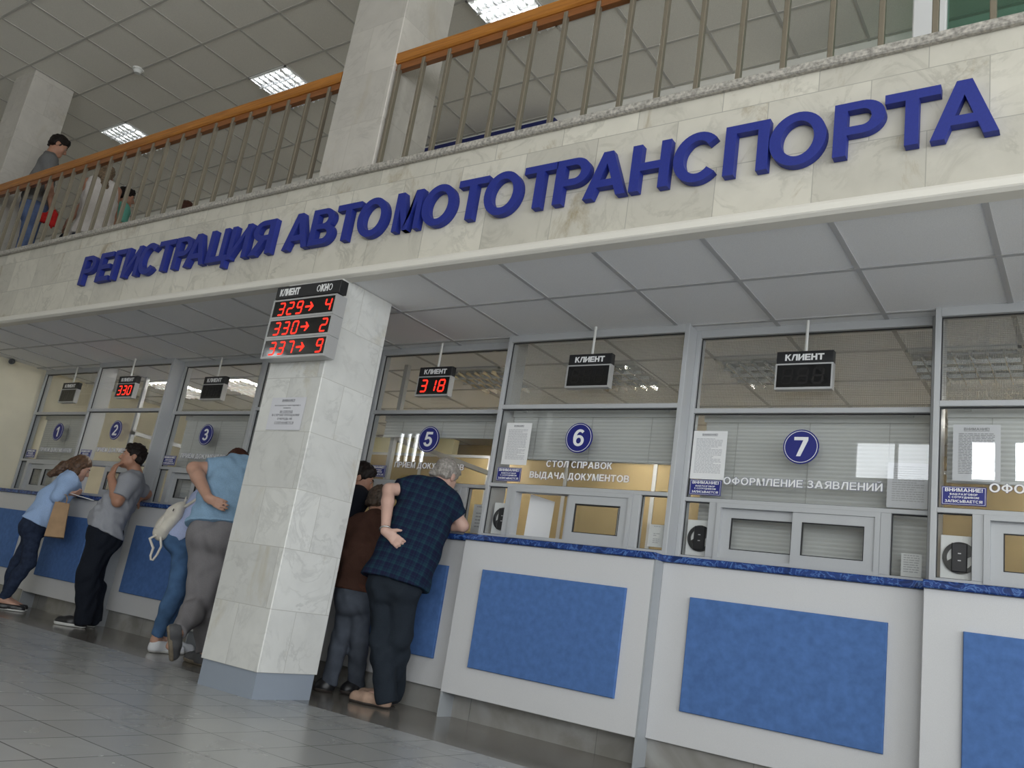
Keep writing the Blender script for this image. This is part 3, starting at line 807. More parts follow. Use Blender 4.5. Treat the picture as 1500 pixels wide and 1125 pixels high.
def counter_unit(no, x0, x1, fwd, p0, p1, place):
    yf = 0.02 if fwd else 0.12
    t = thing('service_counter', ((x0 + x1) / 2, yf, 0), place, 'counter', 'service counters')
    MB().cbox(x0, x1 - (0.012 if fwd else 0), yf, 0.46, 0.15, 1.096, 0.002).build('front_panel', M['counter'], t)
    if fwd:
        MB().box(x1 - 0.012, x1, yf + 0.0, 0.46, 0.0, 1.096).build('side_panel', M['counter_side'], t)
        MB().box(x0, x0 + 0.012, yf + 0.004, 0.157, 0.0, 0.15).build('side_panel', M['counter_side'], t)
    MB().cbox(p0, p1, yf - 0.021, yf - 0.0005, 0.323, 0.920, 0.004).build('fabric_panel', M['blue_panel'], t)
    c = 0.006
    mb = MB()
    y0, z0, z1 = yf - 0.028, 1.097, 1.1345
    mb.prism_x([(y0 + c, z0), (y0, z0 + c), (y0, z1 - c), (y0 + c, z1), (0.62, z1), (0.62, z0)], x0, x1)
    mb.build('worktop', M['worktop'], t)
    return t

def warning_sign(no, xl, w, zb, where, W=0.195, H=0.092):
    t = thing('warning_sign', (xl + W / 2, w, zb), 'small blue warning plate %s' % where, 'sign', 'blue conversation recording signs')
    y = w + 0.029
    MB().cbox(xl, xl + W, y - 0.005, y, zb, zb + H, 0.001).build('plate', M['sign_blue'], t)
    b = MB().ring(xl + 0.004, xl + W - 0.004, zb + 0.004, zb + H - 0.004, 0.0016, y - 0.0058, y - 0.005)
    b.build('border', M['white'], t)
    cx = xl + W / 2
    tx = MB()
    text(tx, 'ВНИМАНИЕ!', cx, zb + 0.066, 0.0175, y - 0.0062, y - 0.005, align='c', fit=W * 0.84)
    text(tx, 'ВАШ РАЗГОВОР', cx, zb + 0.049, 0.0095, y - 0.0062, y - 0.005, align='c', fit=W * 0.62)
    text(tx, 'С СОТРУДНИКОМ', cx, zb + 0.034, 0.0095, y - 0.0062, y - 0.005, align='c', fit=W * 0.68)
    text(tx, 'ЗАПИСЫВАЕТСЯ!', cx, zb + 0.0125, 0.0135, y - 0.0062, y - 0.005, align='c', fit=W * 0.84)
    tx.build('printed_text', M['white'], t)

def number_sign(no, cx, w, cz=1.818, r=0.0985):
    t = thing('number_sign', (cx, w, cz), 'round blue number sign reading %d on the window glass' % no, 'number sign', 'round number signs')
    y = w - 0.014
    MB().cyl((cx, y, cz), (cx, y + 0.008, cz), r, 40).build('disc', M['sign_blue'], t)
    MB().arc(cx, cz, r * 0.925, r * 0.925, r * 0.032, r * 0.032, 0, 360, y - 0.0012, y).build('white_ring', M['white'], t)
    m_ = MB(); s = str(no); h = r * 1.12
    glyph(m_, s, cx - GL[s][0] * h / 2 - (0.004 if no == 1 else 0), cz - h / 2, h, y - 0.0014, y)
    m_.build('numeral', M['white'], t)
    MB().cyl((cx, y + 0.008, cz), (cx, w + 0.03, cz), 0.02, 16).build('stand_off', M['plastic'], t)

def paper(name, xl, xr, zb, zt, y, label, head=None, head_h=0.012, nlines=22, material='paper', tilt=0.0, cat='notice', group='printed notices', title_lines=None, ink='ink_light', margin=0.12):
    t = thing(name, ((xl + xr) / 2, y, zb), label, cat, group)
    MB().box(xl, xr, y, y + 0.0012, zb, zt).build('sheet', M[material], t)
    W, H = xr - xl, zt - zb
    if head:
        h_ = MB(); text(h_, head, (xl + xr) / 2, zt - 0.055 * H - head_h, head_h, y - 0.0006, y, align='c'); h_.box((xl + xr) / 2 - text_width(head, head_h) / 2, (xl + xr) / 2 + text_width(head, head_h) / 2, y - 0.0006, y, zt - 0.055 * H - head_h * 1.3, zt - 0.055 * H - head_h * 1.18)
        h_.build('heading', M['ink'], t)
    if nlines:
        b = MB(); r_ = random.Random(int(abs(xl) * 1000))
        z = zt - H * (0.17 if head else 0.1); dz = (z - zb - 0.1 * H) / nlines
        for i in range(nlines):
            x = xl + W * margin
            e = xr - W * margin * (1 if r_.random() < 0.75 else 1 + 3 * r_.random())
            while x < e - 0.004:
                k = min(e, x + r_.uniform(0.008, 0.026)); b.box(x, k, y - 0.0005, y, z, z + dz * 0.42); x = k + 0.0035
            z -= dz
        b.build('printed_lines', M[ink], t)
    if title_lines:
        b = MB()
        for s, z, h, wd, ul in title_lines:
            cx = (xl + xr) / 2
            text(b, s, cx, zb + z * H, h, y - 0.0006, y, align='c', fit=wd * W)
            if ul: b.box(cx - wd * W / 2, cx + wd * W / 2, y - 0.0006, y, zb + z * H - h * 0.25, zb + z * H - h * 0.12)
        b.build('printed_lines', M['ink'], t)
    return t

def intercom(no, xl, w, label):
    """white card with a round black talk-through unit behind the left side pane"""
    t = thing('intercom', (xl + 0.08, w, 1.165), label, 'intercom', 'window intercoms')
    y = w + 0.042
    MB().cbox(xl, xl + 0.165, y, y + 0.012, 1.163, 1.375, 0.002).build('card', M['white'], t)
    cx, cz, r = xl + 0.086, 1.268, 0.076
    MB().arc(cx, cz, r, r, 0.019, 0.019, 0, 360, y - 0.010, y, 44).build('ring', M['black'], t)
    s = MB(); a = math.radians(38)
    for q in (0, 1):
        c0 = math.pi * q
        s.prism([(cx + p * math.cos(a + c0) - o_ * math.sin(a + c0), cz + p * math.sin(a + c0) + o_ * math.cos(a + c0)) for p, o_ in ((0.0, -0.016), (r - 0.01, -0.02), (r - 0.01, 0.02), (0.0, 0.016))], y - 0.009, y)
    s.build('spoke', M['black'], t)
    b = MB().cbox(cx - 0.036, cx + 0.032, y - 0.016, y, cz - 0.068, cz + 0.070, 0.004).build('speaker_box', M['black'], t)
    k = MB()
    for zz in (0.018, -0.016): k.box(cx - 0.008, cx + 0.006, y - 0.0166, y - 0.016, cz + zz, cz + zz + 0.005)
    k.build('indicator_mark', M['silver'], b)

def queue_display(no, cx, w, digits, label):
    y0, y1 = w - 0.075, w - 0.03
    xl, xr = cx - 0.158, cx + 0.158
    t = thing('queue_display', (cx, y1, 2.13), label, 'queue display', 'displays above the windows')
    MB().cyl((cx + 0.0, w - 0.052, 2.36), (cx + 0.0, w - 0.052, LOWZ), 0.0085, 12).build('hanging_rod', M['plastic'], t)
    MB().cbox(xl, xr, y0, y1, 2.290, 2.362, 0.002).build('header', M['black'], t)
    tx = text(MB(), 'КЛИЕНТ', cx, 2.307, 0.036, y0 - 0.0012, y0, align='c', grow=-0.03, fit=0.215)
    tx.build('header_text', M['white'], t)
    MB().ring(xl - 0.002, xr + 0.002, 2.134, 2.289, 0.009, y0 - 0.002, y1, 0.013).build('housing', M['silver'], t)
    s = MB().box(xl + 0.007, xr - 0.007, y0, y1 - 0.004, 2.147, 2.280).build('screen', M['screen'], t)
    for i, c in enumerate(digits or '888'):
        d = MB()
        seven_seg(d, c, cx - 0.122 + 0.086 * i, 2.164, 0.064, 0.1, y0 - 0.001, y0, 0.0125, 0.10)
        d.build('digit', M['led'] if digits else M['led_off'], s)

# (number, x0, x1, forward, blind bottom, counter panel x0, x1)
UNITS = [(1, -10.17, -8.80, 0, 1.17, -10.12, -9.375), (2, -8.80, -7.457, 1, None, -8.635, -7.89), (3, -7.457, -6.081, 0, 1.17, -7.30, -6.545),
         (4, -6.08, -4.785, 1, 1.17, -5.80, -5.05), (5, -4.785, -3.45, 0, 1.875, -4.38, -3.625), (6, -3.45, -2.09, 1, 1.725, -3.262, -2.248),
         (7, -2.09, -0.72, 0, 1.17, -1.904, -0.888), (8, -0.72, 0.64, 1, 1.665, -0.55, 0.46)]
W_IN = {1: (-10.17, -8.99), 3: (-7.456, -6.24), 5: (-4.785, -3.495), 7: (-2.09, -0.721), 4: (-6.08, -4.79)}
SIGNX = {1: -10.105, 2: -8.725, 3: -7.435, 5: -4.725, 6: -3.39, 7: -2.05, 8: -0.676}
TXT = {1: [('ПРИЕМ ДОКУМЕНТОВ', -9.49, 1.600, 0.67)], 2: [('ПРИЕМ ДОКУМЕНТОВ', -8.115, 1.600, 0.67)], 3: [('ПРИЕМ ДОКУМЕНТОВ', -6.84, 1.600, 0.67)],
       5: [('ПРИЕМ ДОКУМЕНТОВ', -4.113, 1.604, 0.67)], 6: [('СТОЛ СПРАВОК', -2.765, 1.630, 0.485), ('ВЫДАЧА ДОКУМЕНТОВ', -2.76, 1.553, 0.73)],
       7: [('ОФОРМЛЕНИЕ ЗАЯВЛЕНИЙ', -1.41, 1.594, 0.872)], 8: [('ОФОРМЛЕНИЕ ЗАЯВЛЕНИЙ', -0.04, 1.594, 0.858)]}
place = {1: 'pale counter at the far left end, with a blue fabric panel, behind the bending woman', 2: 'pale counter behind the man in the grey T-shirt, with an upright side panel',
         3: 'pale counter with blue fabric panel behind the woman in jeans', 4: 'pale counter hidden behind the marble column',
         5: 'pale counter with blue fabric panel beside the man in the plaid shirt', 6: 'pale counter with blue fabric panel under window 6, its right side panel showing',
         7: 'pale counter with large blue fabric panel under window 7', 8: 'pale counter with blue fabric panel cut off at the right edge'}
for no, x0, x1, fwd, bz, p0, p1 in UNITS:
    wx0, wx1 = W_IN.get(no, (x0, x1))
    window_unit(no, wx0, wx1, fwd, bz, TXT.get(no), 0.043, open_sash=no in (2, 5, 6), meshed=no in (6, 7, 8))
    counter_unit(no, x0, x1, fwd, p0, p1, place[no])
    w = 0.14 if fwd else 0.26
    if no in SIGNX: warning_sign(no, SIGNX[no], w, 1.522, {1: 'at the far left, low on the glass of window 1', 2: 'low on the glass of window 2', 3: 'low on the glass of window 3', 5: 'low on the glass of window 5', 6: 'low on the glass of window 6, under a white notice',
            7: 'low on the glass of window 7, under a white notice', 8: 'low on the glass at the right edge of the picture'}[no])
for no, cx, fw in ((1, -9.475, 0), (2, -8.125, 1), (3, -6.815, 0), (5, -4.122, 0), (6, -2.765, 1), (7, -1.40, 0)):
    number_sign(no, cx, 0.14 if fw else 0.26)
queue_display(1, -9.375, 0.26, None, 'blank queue display hanging above window 1')
queue_display(2, -8.05, 0.14, '330', 'queue display with red number 330 above window 2')
queue_display(3, -6.80, 0.26, None, 'blank queue display hanging above window 3')
queue_display(5, -4.12, 0.26, '318', 'queue display with red number 318 above window 5')
queue_display(6, -2.725, 0.14, None, 'blank queue display hanging above window 6')
queue_display(7, -1.395, 0.26, None, 'blank queue display hanging above window 7')

intercom(6, -3.378, 0.14, 'round black intercom on a white card at the left pane of window 6')
intercom(7, -2.046, 0.26, 'round black intercom on a white card at the left pane of window 7')
intercom(8, -0.677, 0.14, 'round black intercom on a white card at the right edge of the picture')
paper('notice', -3.372, -3.165, 1.635, 1.925, 0.14 + 0.027, 'white printed notice on the glass of window 6', 'ВНИМАНИЕ!', 0.010, 26)
paper('notice', -2.062, -1.845, 1.618, 1.913, 0.26 + 0.027, 'white printed notice on the left glass of window 7', 'ВНИМАНИЕ!', 0.012, 26)
paper('notice', -0.955, -0.752, 1.515, 1.755, 0.26 + 0.04, 'pale notice behind the right glass of window 7, beside the lettering', None, 0, 16, 'paper_grey')
paper('notice', -0.632, -0.424, 1.646, 1.932, 0.14 + 0.040, 'grey printed notice on the glass at the right edge of the picture', 'ВНИМАНИЕ!', 0.014, 26, 'paper_grey', ink='ink')
paper('notice', -0.874, -0.778, 1.167, 1.284, 0.26 + 0.040, 'small white slip behind the lower right pane of window 7', None, 0, 8)
paper('notice', -2.232, -2.13, 1.182, 1.313, 0.14 + 0.040, 'small white slip behind the lower right pane of window 6', None, 0, 10, margin=0.3)
paper('notice', -3.64, -3.53, 1.17, 1.37, 0.26 + 0.040, 'white slip in the lower right pane of window 5 beside the plaid shirt', None, 0, 7, margin=0.25)
# sheet leaning inside the open sash of window 6
o = MB().add([(-3.19, 0.30, 1.137), (-3.02, 0.34, 1.137), (-2.985, 0.30, 1.425), (-3.155, 0.26, 1.46), (-3.19, 0.3015, 1.137), (-3.02, 0.3415, 1.137), (-2.985, 0.3015, 1.425), (-3.155, 0.2615, 1.46)],
             [(0, 1, 2, 3), (7, 6, 5, 4), (0, 4, 5, 1), (1, 5, 6, 2), (2, 6, 7, 3), (3, 7, 4, 0)]).build('paper_sheet', M['paper'])
tag(o, 'large white sheet leaning inside the open sash of window 6', 'paper')
paper('notice', -4.352, -4.035, 1.552, 1.762, -1.036, 'white printed notice taped to the front of the marble column', 'ВНИМАНИЕ!!!', 0.0135, 0, 'paper_grey',
      title_lines=[('ПОСЛЕ ВЫЗОВА НА ТАБЛО СЛЕДУЮЩЕГО', .735, .0075, .76, 0), ('НОМЕРА', .655, .0075, .22, 0), ('30 СЕКУНД', .53, .0135, .38, 1), ('В СЛУЧАЕ ОПОЗДАНИЯ', .425, .0135, .80, 0), ('ОЧЕРЕДЬ НЕ', .31, .0135, .44, 0), ('СОХРАНЯЕТСЯ', .19, .0135, .56, 1)])

# office partitions seen below the half drawn blinds
def office_partition(xs, y, z1, label):
    t = thing('office_partition', ((xs[0] + xs[-1]) / 2, y, 0), label, 'partition', 'office partitions')
    for i in range(len(xs) - 1):
        MB().box(xs[i] + 0.02, xs[i + 1] - 0.02, y + 0.01, y + 0.03, 0.05, z1 - 0.03).build('board', M['tan'], t)
    p = MB()
    for x in xs: p.box(x - 0.02, x + 0.02, y, y + 0.04, 0, z1)
    p.box(xs[0], xs[-1], y + 0.001, y + 0.039, z1 - 0.03, z1)
    p.build('frame', M['alu'], t)
office_partition([-7.6, -6.6, -5.6, -4.6, -3.6, -2.6, -1.6], 3.0, 2.3, 'tan board partition behind windows 5 and 6')
office_partition([-1.2, -0.2, 0.8, 1.8], 3.0, 2.3, 'tan board partition behind the window at the right edge')
struct('wall_office', MB().box(-10.2, -6.4, 3.3, 3.4, 0, LOWZ), M['yellow_wall'])
def glass_screen(x, y0, y1, label):
    t = thing('glass_screen', (x, (y0 + y1) / 2, 0), label, 'glass screen', 'office glass screens')
    MB().box(x - 0.02, x + 0.02, y0, y0 + 0.04, 0, LOWZ).box(x - 0.02, x + 0.02, y1 - 0.04, y1, 0, LOWZ).box(x - 0.02, x + 0.02, y0, y1, 1.9, 1.94).box(x - 0.02, x + 0.02, y0, y1, 0, 0.9).build('frame', M['alu'], t)
    MB().box(x - 0.003, x + 0.003, y0 + 0.04, y1 - 0.04, 0.9, 1.9).build('pane', M['pane'], t)
glass_screen(-4.86, 0.64, 2.1, 'aluminium and glass screen inside the office left of window 5')
glass_screen(-8.72, 0.64, 3.2, 'aluminium and glass screen inside the office left of window 2')

# ================================================================== LED BOARD ON THE COLUMN
t = thing('led_board', (-4.14, -1.03, 2.0), 'large red LED queue board on the front of the marble column', 'queue board')
bx0, bx1, by0, by1 = -4.452, -3.862, -1.125, -1.036
MB().cbox(-4.44, -3.845, -1.128, -1.066, 2.405, 2.490, 0.002).build('header', M['black'], t)
text(MB(), 'КЛИЕНТ', -4.40, 2.425, 0.046, -1.1295, -1.128, grow=-0.035, fit=0.185).build('client_heading', M['white'], t)
text(MB(), 'ОКНО', -4.055, 2.425, 0.046, -1.1295, -1.128, grow=-0.035, fit=0.142).build('window_heading', M['white'], t)
for k, (a_, b_) in enumerate((('329', '4'), ('330', '2'), ('337', '9'))):
    z1 = 2.400 - 0.135 * k; z0 = z1 - 0.133
    hs = MB().ring(bx0, bx1, z0, z1, 0.011, by0, by1, 0.014); hs.box(bx0 + 0.01, bx1 - 0.01, by1 - 0.02, by1, z0 + 0.01, z1 - 0.01)
    r_ = hs.build('display_row', M['silver'], t)
    MB().box(bx0 + 0.011, bx1 - 0.011, by0 + 0.004, by1 - 0.02, z0 + 0.014, z1 - 0.011).build('screen', M['screen'], r_)
    d = MB()
    for i, c in enumerate(a_): seven_seg(d, c, bx0 + 0.062 + 0.086 * i, z0 + 0.022, 0.058, 0.09, by0 + 0.0025, by0 + 0.004, 0.0105, 0.10)
    d.build('client_number', M['led'], r_); d = MB()
    seven_seg(d, b_, bx1 - 0.094, z0 + 0.022, 0.058, 0.09, by0 + 0.0025, by0 + 0.004, 0.0105, 0.10)
    d.build('window_number', M['led'], r_); d = MB()
    ax, az = bx0 + 0.318, z0 + 0.067
    d.box(ax, ax + 0.055, by0 + 0.0025, by0 + 0.004, az - 0.006, az + 0.006)
    d.prism([(ax + 0.036, az + 0.030), (ax + 0.048, az + 0.030), (ax + 0.076, az), (ax + 0.055, az)], by0 + 0.0025, by0 + 0.004)
    d.prism([(ax + 0.036, az - 0.030), (ax + 0.055, az), (ax + 0.076, az), (ax + 0.048, az - 0.030)], by0 + 0.0025, by0 + 0.004)
    d.build('arrow', M['led'], r_)

# ================================================================== PEOPLE
# A small signed-distance modeller: limbs are tapered capsules blended into ONE skin, clothing is grown from the same skeleton.
class Field:
    def __init__(s, lo, hi, h):
        s.h = h; s.lo = np.array(lo, float)
        n = np.ceil((np.array(hi, float) - s.lo) / h).astype(int) + 1
        s.n = n
        s.ax = [(s.lo[i] + h * np.arange(n[i])).astype(np.float32) for i in range(3)]
        s.F = np.full(tuple(n), 0.3, np.float32)
    def sl(s, lo, hi):
        a = np.clip(np.floor((lo - s.lo) / s.h).astype(int), 0, s.n); b = np.clip(np.ceil((hi - s.lo) / s.h).astype(int) + 1, 0, s.n)
        if np.any(b <= a): return None
        S = tuple(slice(a[i], b[i]) for i in range(3))
        X = s.ax[0][S[0]][:, None, None]; Y = s.ax[1][S[1]][None, :, None]; Z = s.ax[2][S[2]][None, None, :]
        return S, X, Y, Z
    def mix(s, S, d, k, sub=False):
        f = s.F[S]
        if sub:
            d = -d
            if k > 0:
                h = np.maximum(k - np.abs(f - d), 0) / k; s.F[S] = np.maximum(f, d) + h * h * k * 0.25
            else: s.F[S] = np.maximum(f, d)
        elif k > 0:
            h = np.maximum(k - np.abs(f - d), 0) / k; s.F[S] = np.minimum(f, d) - h * h * k * 0.25
        else: s.F[S] = np.minimum(f, d)
    def cap(s, a, b, ra, rb, k=0.0, sub=False, clips=()):
        a = np.array(a, float); b = np.array(b, float); m = max(ra, rb) + max(k, 0.01) + 0.03
        q = s.sl(np.minimum(a, b) - m, np.maximum(a, b) + m)
        if q is None: return
        S, X, Y, Z = q
        d = b - a; L2 = max(float(d @ d), 1e-9)
        t = np.clip(((X - a[0]) * d[0] + (Y - a[1]) * d[1] + (Z - a[2]) * d[2]) / L2, 0, 1)
        D = np.sqrt((X - a[0] - t * d[0]) ** 2 + (Y - a[1] - t * d[1]) ** 2 + (Z - a[2] - t * d[2]) ** 2) - (ra + t * (rb - ra))
        for p, nn in clips:
            D = np.maximum(D, (X - p[0]) * nn[0] + (Y - p[1]) * nn[1] + (Z - p[2]) * nn[2])
        s.mix(S, D.astype(np.float32), k, sub)
    def ell(s, c, r, A, k=0.0, sub=False, clips=()):
        """ellipsoid, A = rows of the local axes"""
        c = np.array(c, float); m = max(r) + max(k, 0.01) + 0.03
        q = s.sl(c - m, c + m)
        if q is None: return
        S, X, Y, Z = q
        k0 = 0; k1 = 0
        for i in range(3):
            u = (X - c[0]) * A[i][0] + (Y - c[1]) * A[i][1] + (Z - c[2]) * A[i][2]
            k0 = k0 + (u / r[i]) ** 2; k1 = k1 + (u / r[i] ** 2) ** 2
        k0 = np.sqrt(k0); k1 = np.sqrt(k1) + 1e-6
        D = k0 * (k0 - 1) / k1
        for p, nn in clips:
            D = np.maximum(D, (X - p[0]) * nn[0] + (Y - p[1]) * nn[1] + (Z - p[2]) * nn[2])
        s.mix(S, D.astype(np.float32), k, sub)
    def clip(s, p, nn, k=0.0):
        """keep the side the normal points away from"""
        X = s.ax[0][:, None, None]; Y = s.ax[1][None, :, None]; Z = s.ax[2][None, None, :]
        D = ((X - p[0]) * nn[0] + (Y - p[1]) * nn[1] + (Z - p[2]) * nn[2]).astype(np.float32)
        s.F = np.maximum(s.F, D)
    def folds(s, amp, seed, wl=0.09, stretch=(1, 1, 1)):
        r = np.random.default_rng(seed)
        X = s.ax[0][:, None, None]; Y = s.ax[1][None, :, None]; Z = s.ax[2][None, None, :]
        w = 0
        for i in range(4):
            v = r.normal(size=3) * np.array(stretch); v /= np.linalg.norm(v); f = 2 * math.pi / (wl * r.uniform(0.7, 1.5)); ph = r.uniform(0, 6.28)
            w = w + np.sin(f * (X * v[0] + Y * v[1] + Z * v[2]) + ph + 1.3 * np.sin(f * 0.4 * (Y * v[2] + Z * v[0] + X * v[1]) + ph * 2))
        s.F = s.F + (amp * 0.5 * w).astype(np.float32)
    def mesh(s, name):
        F = s.F; n = F.shape
        F[0] = F[-1] = 0.1; F[:, 0] = F[:, -1] = 0.1; F[:, :, 0] = F[:, :, -1] = 0.1
        neg = F < 0
        c = np.zeros(tuple(np.array(n) - 1), np.int8)
        for dx in (0, 1):
            for dy in (0, 1):
                for dz in (0, 1):
                    c += neg[dx:n[0] - 1 + dx, dy:n[1] - 1 + dy, dz:n[2] - 1 + dz]
        I = np.argwhere((c > 0) & (c < 8))
        idx = np.full(c.shape, -1, np.int64); idx[tuple(I.T)] = np.arange(len(I))
        acc = np.zeros((len(I), 3)); cnt = np.zeros(len(I))
        cor = [np.array(v) for v in ((0, 0, 0), (1, 0, 0), (0, 1, 0), (1, 1, 0), (0, 0, 1), (1, 0, 1), (0, 1, 1), (1, 1, 1))]
        val = [F[tuple((I + v).T)] for v in cor]
        for i, j in ((0, 1), (2, 3), (4, 5), (6, 7), (0, 2), (1, 3), (4, 6), (5, 7), (0, 4), (1, 5), (2, 6), (3, 7)):
            a, b = val[i], val[j]; m = (a < 0) != (b < 0)
            t = np.where(m, a / np.where(m, a - b, 1), 0)
            acc += np.where(m[:, None], cor[i] + t[:, None] * (cor[j] - cor[i]), 0); cnt += m
        V = s.lo + s.h * (I + acc / np.maximum(cnt, 1)[:, None])
        quads = []
        for ax in range(3):
            u, w = (ax + 1) % 3, (ax + 2) % 3
            A = [slice(None)] * 3; B = [slice(None)] * 3
            A[ax] = slice(0, n[ax] - 1); B[ax] = slice(1, n[ax])
            x = neg[tuple(A)] != neg[tuple(B)]
            E = np.argwhere(x)
            E = E[(E[:, u] > 0) & (E[:, w] > 0) & (E[:, u] < n[u] - 1) & (E[:, w] < n[w] - 1)]
            eu = np.zeros(3, int); eu[u] = 1; ew = np.zeros(3, int); ew[w] = 1
            q = np.stack([idx[tuple((E - eu - ew).T)], idx[tuple((E - ew).T)], idx[tuple(E.T)], idx[tuple((E - eu).T)]], 1)
            fl = neg[tuple(E.T)]
            q = np.where(fl[:, None], q, q[:, ::-1])
            quads.append(q)
        Q = np.concatenate(quads); Q = Q[(Q >= 0).all(1)]
        # one pass of smoothing
        for _ in range(1):
            sm = np.zeros_like(V); k = np.zeros(len(V))
            for i in range(4):
                np.add.at(sm, Q[:, i], V[Q[:, (i + 1) % 4]]); np.add.at(k, Q[:, i], 1)
            V = 0.6 * V + 0.4 * sm / np.maximum(k, 1)[:, None]
        me = bpy.data.meshes.new(name)
        me.vertices.add(len(V)); me.vertices.foreach_set('co', V.astype(np.float32).ravel())
        me.loops.add(Q.size); me.loops.foreach_set('vertex_index', Q.astype(np.int32).ravel())
        me.polygons.add(len(Q)); me.polygons.foreach_set('loop_start', (np.arange(len(Q)) * 4).astype(np.int32))
        me.polygons.foreach_set('loop_total', np.full(len(Q), 4, np.int32))
        me.polygons.foreach_set('use_smooth', np.ones(len(Q), bool))
        me.update(calc_edges=True)
        return me

def unit(v):
    v = np.array(v, float); return v / max(np.linalg.norm(v), 1e-9)
def lerp(a, b, t): return np.array(a, float) * (1 - t) + np.array(b, float) * t

def hand_prims(f, wr, d, nrm, curl, sc=1.0, thumb=None, side=1, k=0.006):
    """palm, four jointed fingers and a thumb; d = direction of the hand, nrm = way the palm faces, side = where the thumb sits"""
    d = unit(d); nrm = unit(np.array(nrm) - d * float(np.dot(nrm, d))); w = np.cross(d, nrm) * side
    f.cap(wr, wr + d * 0.03 * sc, 0.026 * sc, 0.026 * sc, 0.02)
    for o in (-0.024, -0.008, 0.008, 0.024):
        f.cap(wr + d * 0.022 * sc + w * o * 0.6 * sc, wr + d * 0.083 * sc + w * o * sc, 0.0145 * sc, 0.0125 * sc, 0.012)
    for i, (o, L) in enumerate(((0.029, 0.93), (0.010, 1.05), (-0.010, 1.0), (-0.028, 0.8))):
        p = wr + d * 0.085 * sc + w * o * sc; a = curl * 0.55 + 0.05 * i
        dd = d + w * o * 1.6
        for j, l in enumerate((0.040, 0.026, 0.021)):
            v = unit(dd * math.cos(a) + nrm * math.sin(a))
            q = p + v * l * L * sc
            f.cap(p, q, (0.0098 - 0.0008 * j) * sc, (0.0090 - 0.0010 * j) * sc, k)
            p = q; a += curl * (0.75 if j == 0 else 0.6)
    tb = wr + d * 0.028 * sc + w * 0.024 * sc
    td = unit(d * 0.65 + w * 0.75 + nrm * 0.25) if thumb is None else unit(thumb)
    t2 = tb + td * 0.042 * sc
    f.cap(tb, t2, 0.0135 * sc, 0.0115 * sc, 0.014)
    f.cap(t2, t2 + unit(td + d * 0.35) * 0.032 * sc, 0.011 * sc, 0.0085 * sc, k)

def head_prims(f, c, fd, up, s):
    fd = unit(fd); up = unit(np.array(up) - fd * float(np.dot(up, fd))); sd = np.cross(up, fd)
    A = [sd, fd, up]
    P = lambda x, y, z: c + (sd * x + fd * y + up * z) * s
    f.ell(P(0, -0.014, 0.032), (0.076 * s, 0.094 * s, 0.088 * s), A, 0.02)
    f.ell(P(0, 0.022, -0.035), (0.060 * s, 0.066 * s, 0.078 * s), A, 0.03)
    f.cap(P(-0.042, 0.01, -0.062), P(0, 0.070, -0.094), 0.024 * s, 0.020 * s, 0.03)
    f.cap(P(0.042, 0.01, -0.062), P(0, 0.070, -0.094), 0.024 * s, 0.020 * s, 0.03)
    f.cap(P(-0.036, 0.074, 0.020), P(0.036, 0.074, 0.020), 0.012 * s, 0.012 * s, 0.016)
    for q in (-1, 1):
        f.cap(P(q * 0.042, 0.058, -0.022), P(q * 0.036, 0.066, -0.040), 0.020 * s, 0.018 * s, 0.03)
        f.ell(P(q * 0.031, 0.096, 0.001), (0.017 * s, 0.013 * s, 0.010 * s), A, 0.008, sub=True)
        f.ell(P(q * 0.078, -0.010, -0.008), (0.010 * s, 0.021 * s, 0.033 * s), A, 0.006)
    f.cap(P(0, 0.086, 0.006), P(0, 0.108, -0.034), 0.0085 * s, 0.0125 * s, 0.010)
    f.cap(P(-0.012, 0.094, -0.040), P(0.012, 0.094, -0.040), 0.008 * s, 0.008 * s, 0.008)
    f.cap(P(-0.019, 0.083, -0.060), P(0.019, 0.083, -0.060), 0.0065 * s, 0.0065 * s, 0.006)
    f.cap(P(-0.017, 0.081, -0.072), P(0.017, 0.081, -0.072), 0.0075 * s, 0.0075 * s, 0.006)
    return P, A

def simple_part(name, build, lo, hi, h, material, parent):
    f = Field(lo, hi, h); build(f)
    me = f.mesh(name); me.materials.append(material)
    return link(name, me, parent)

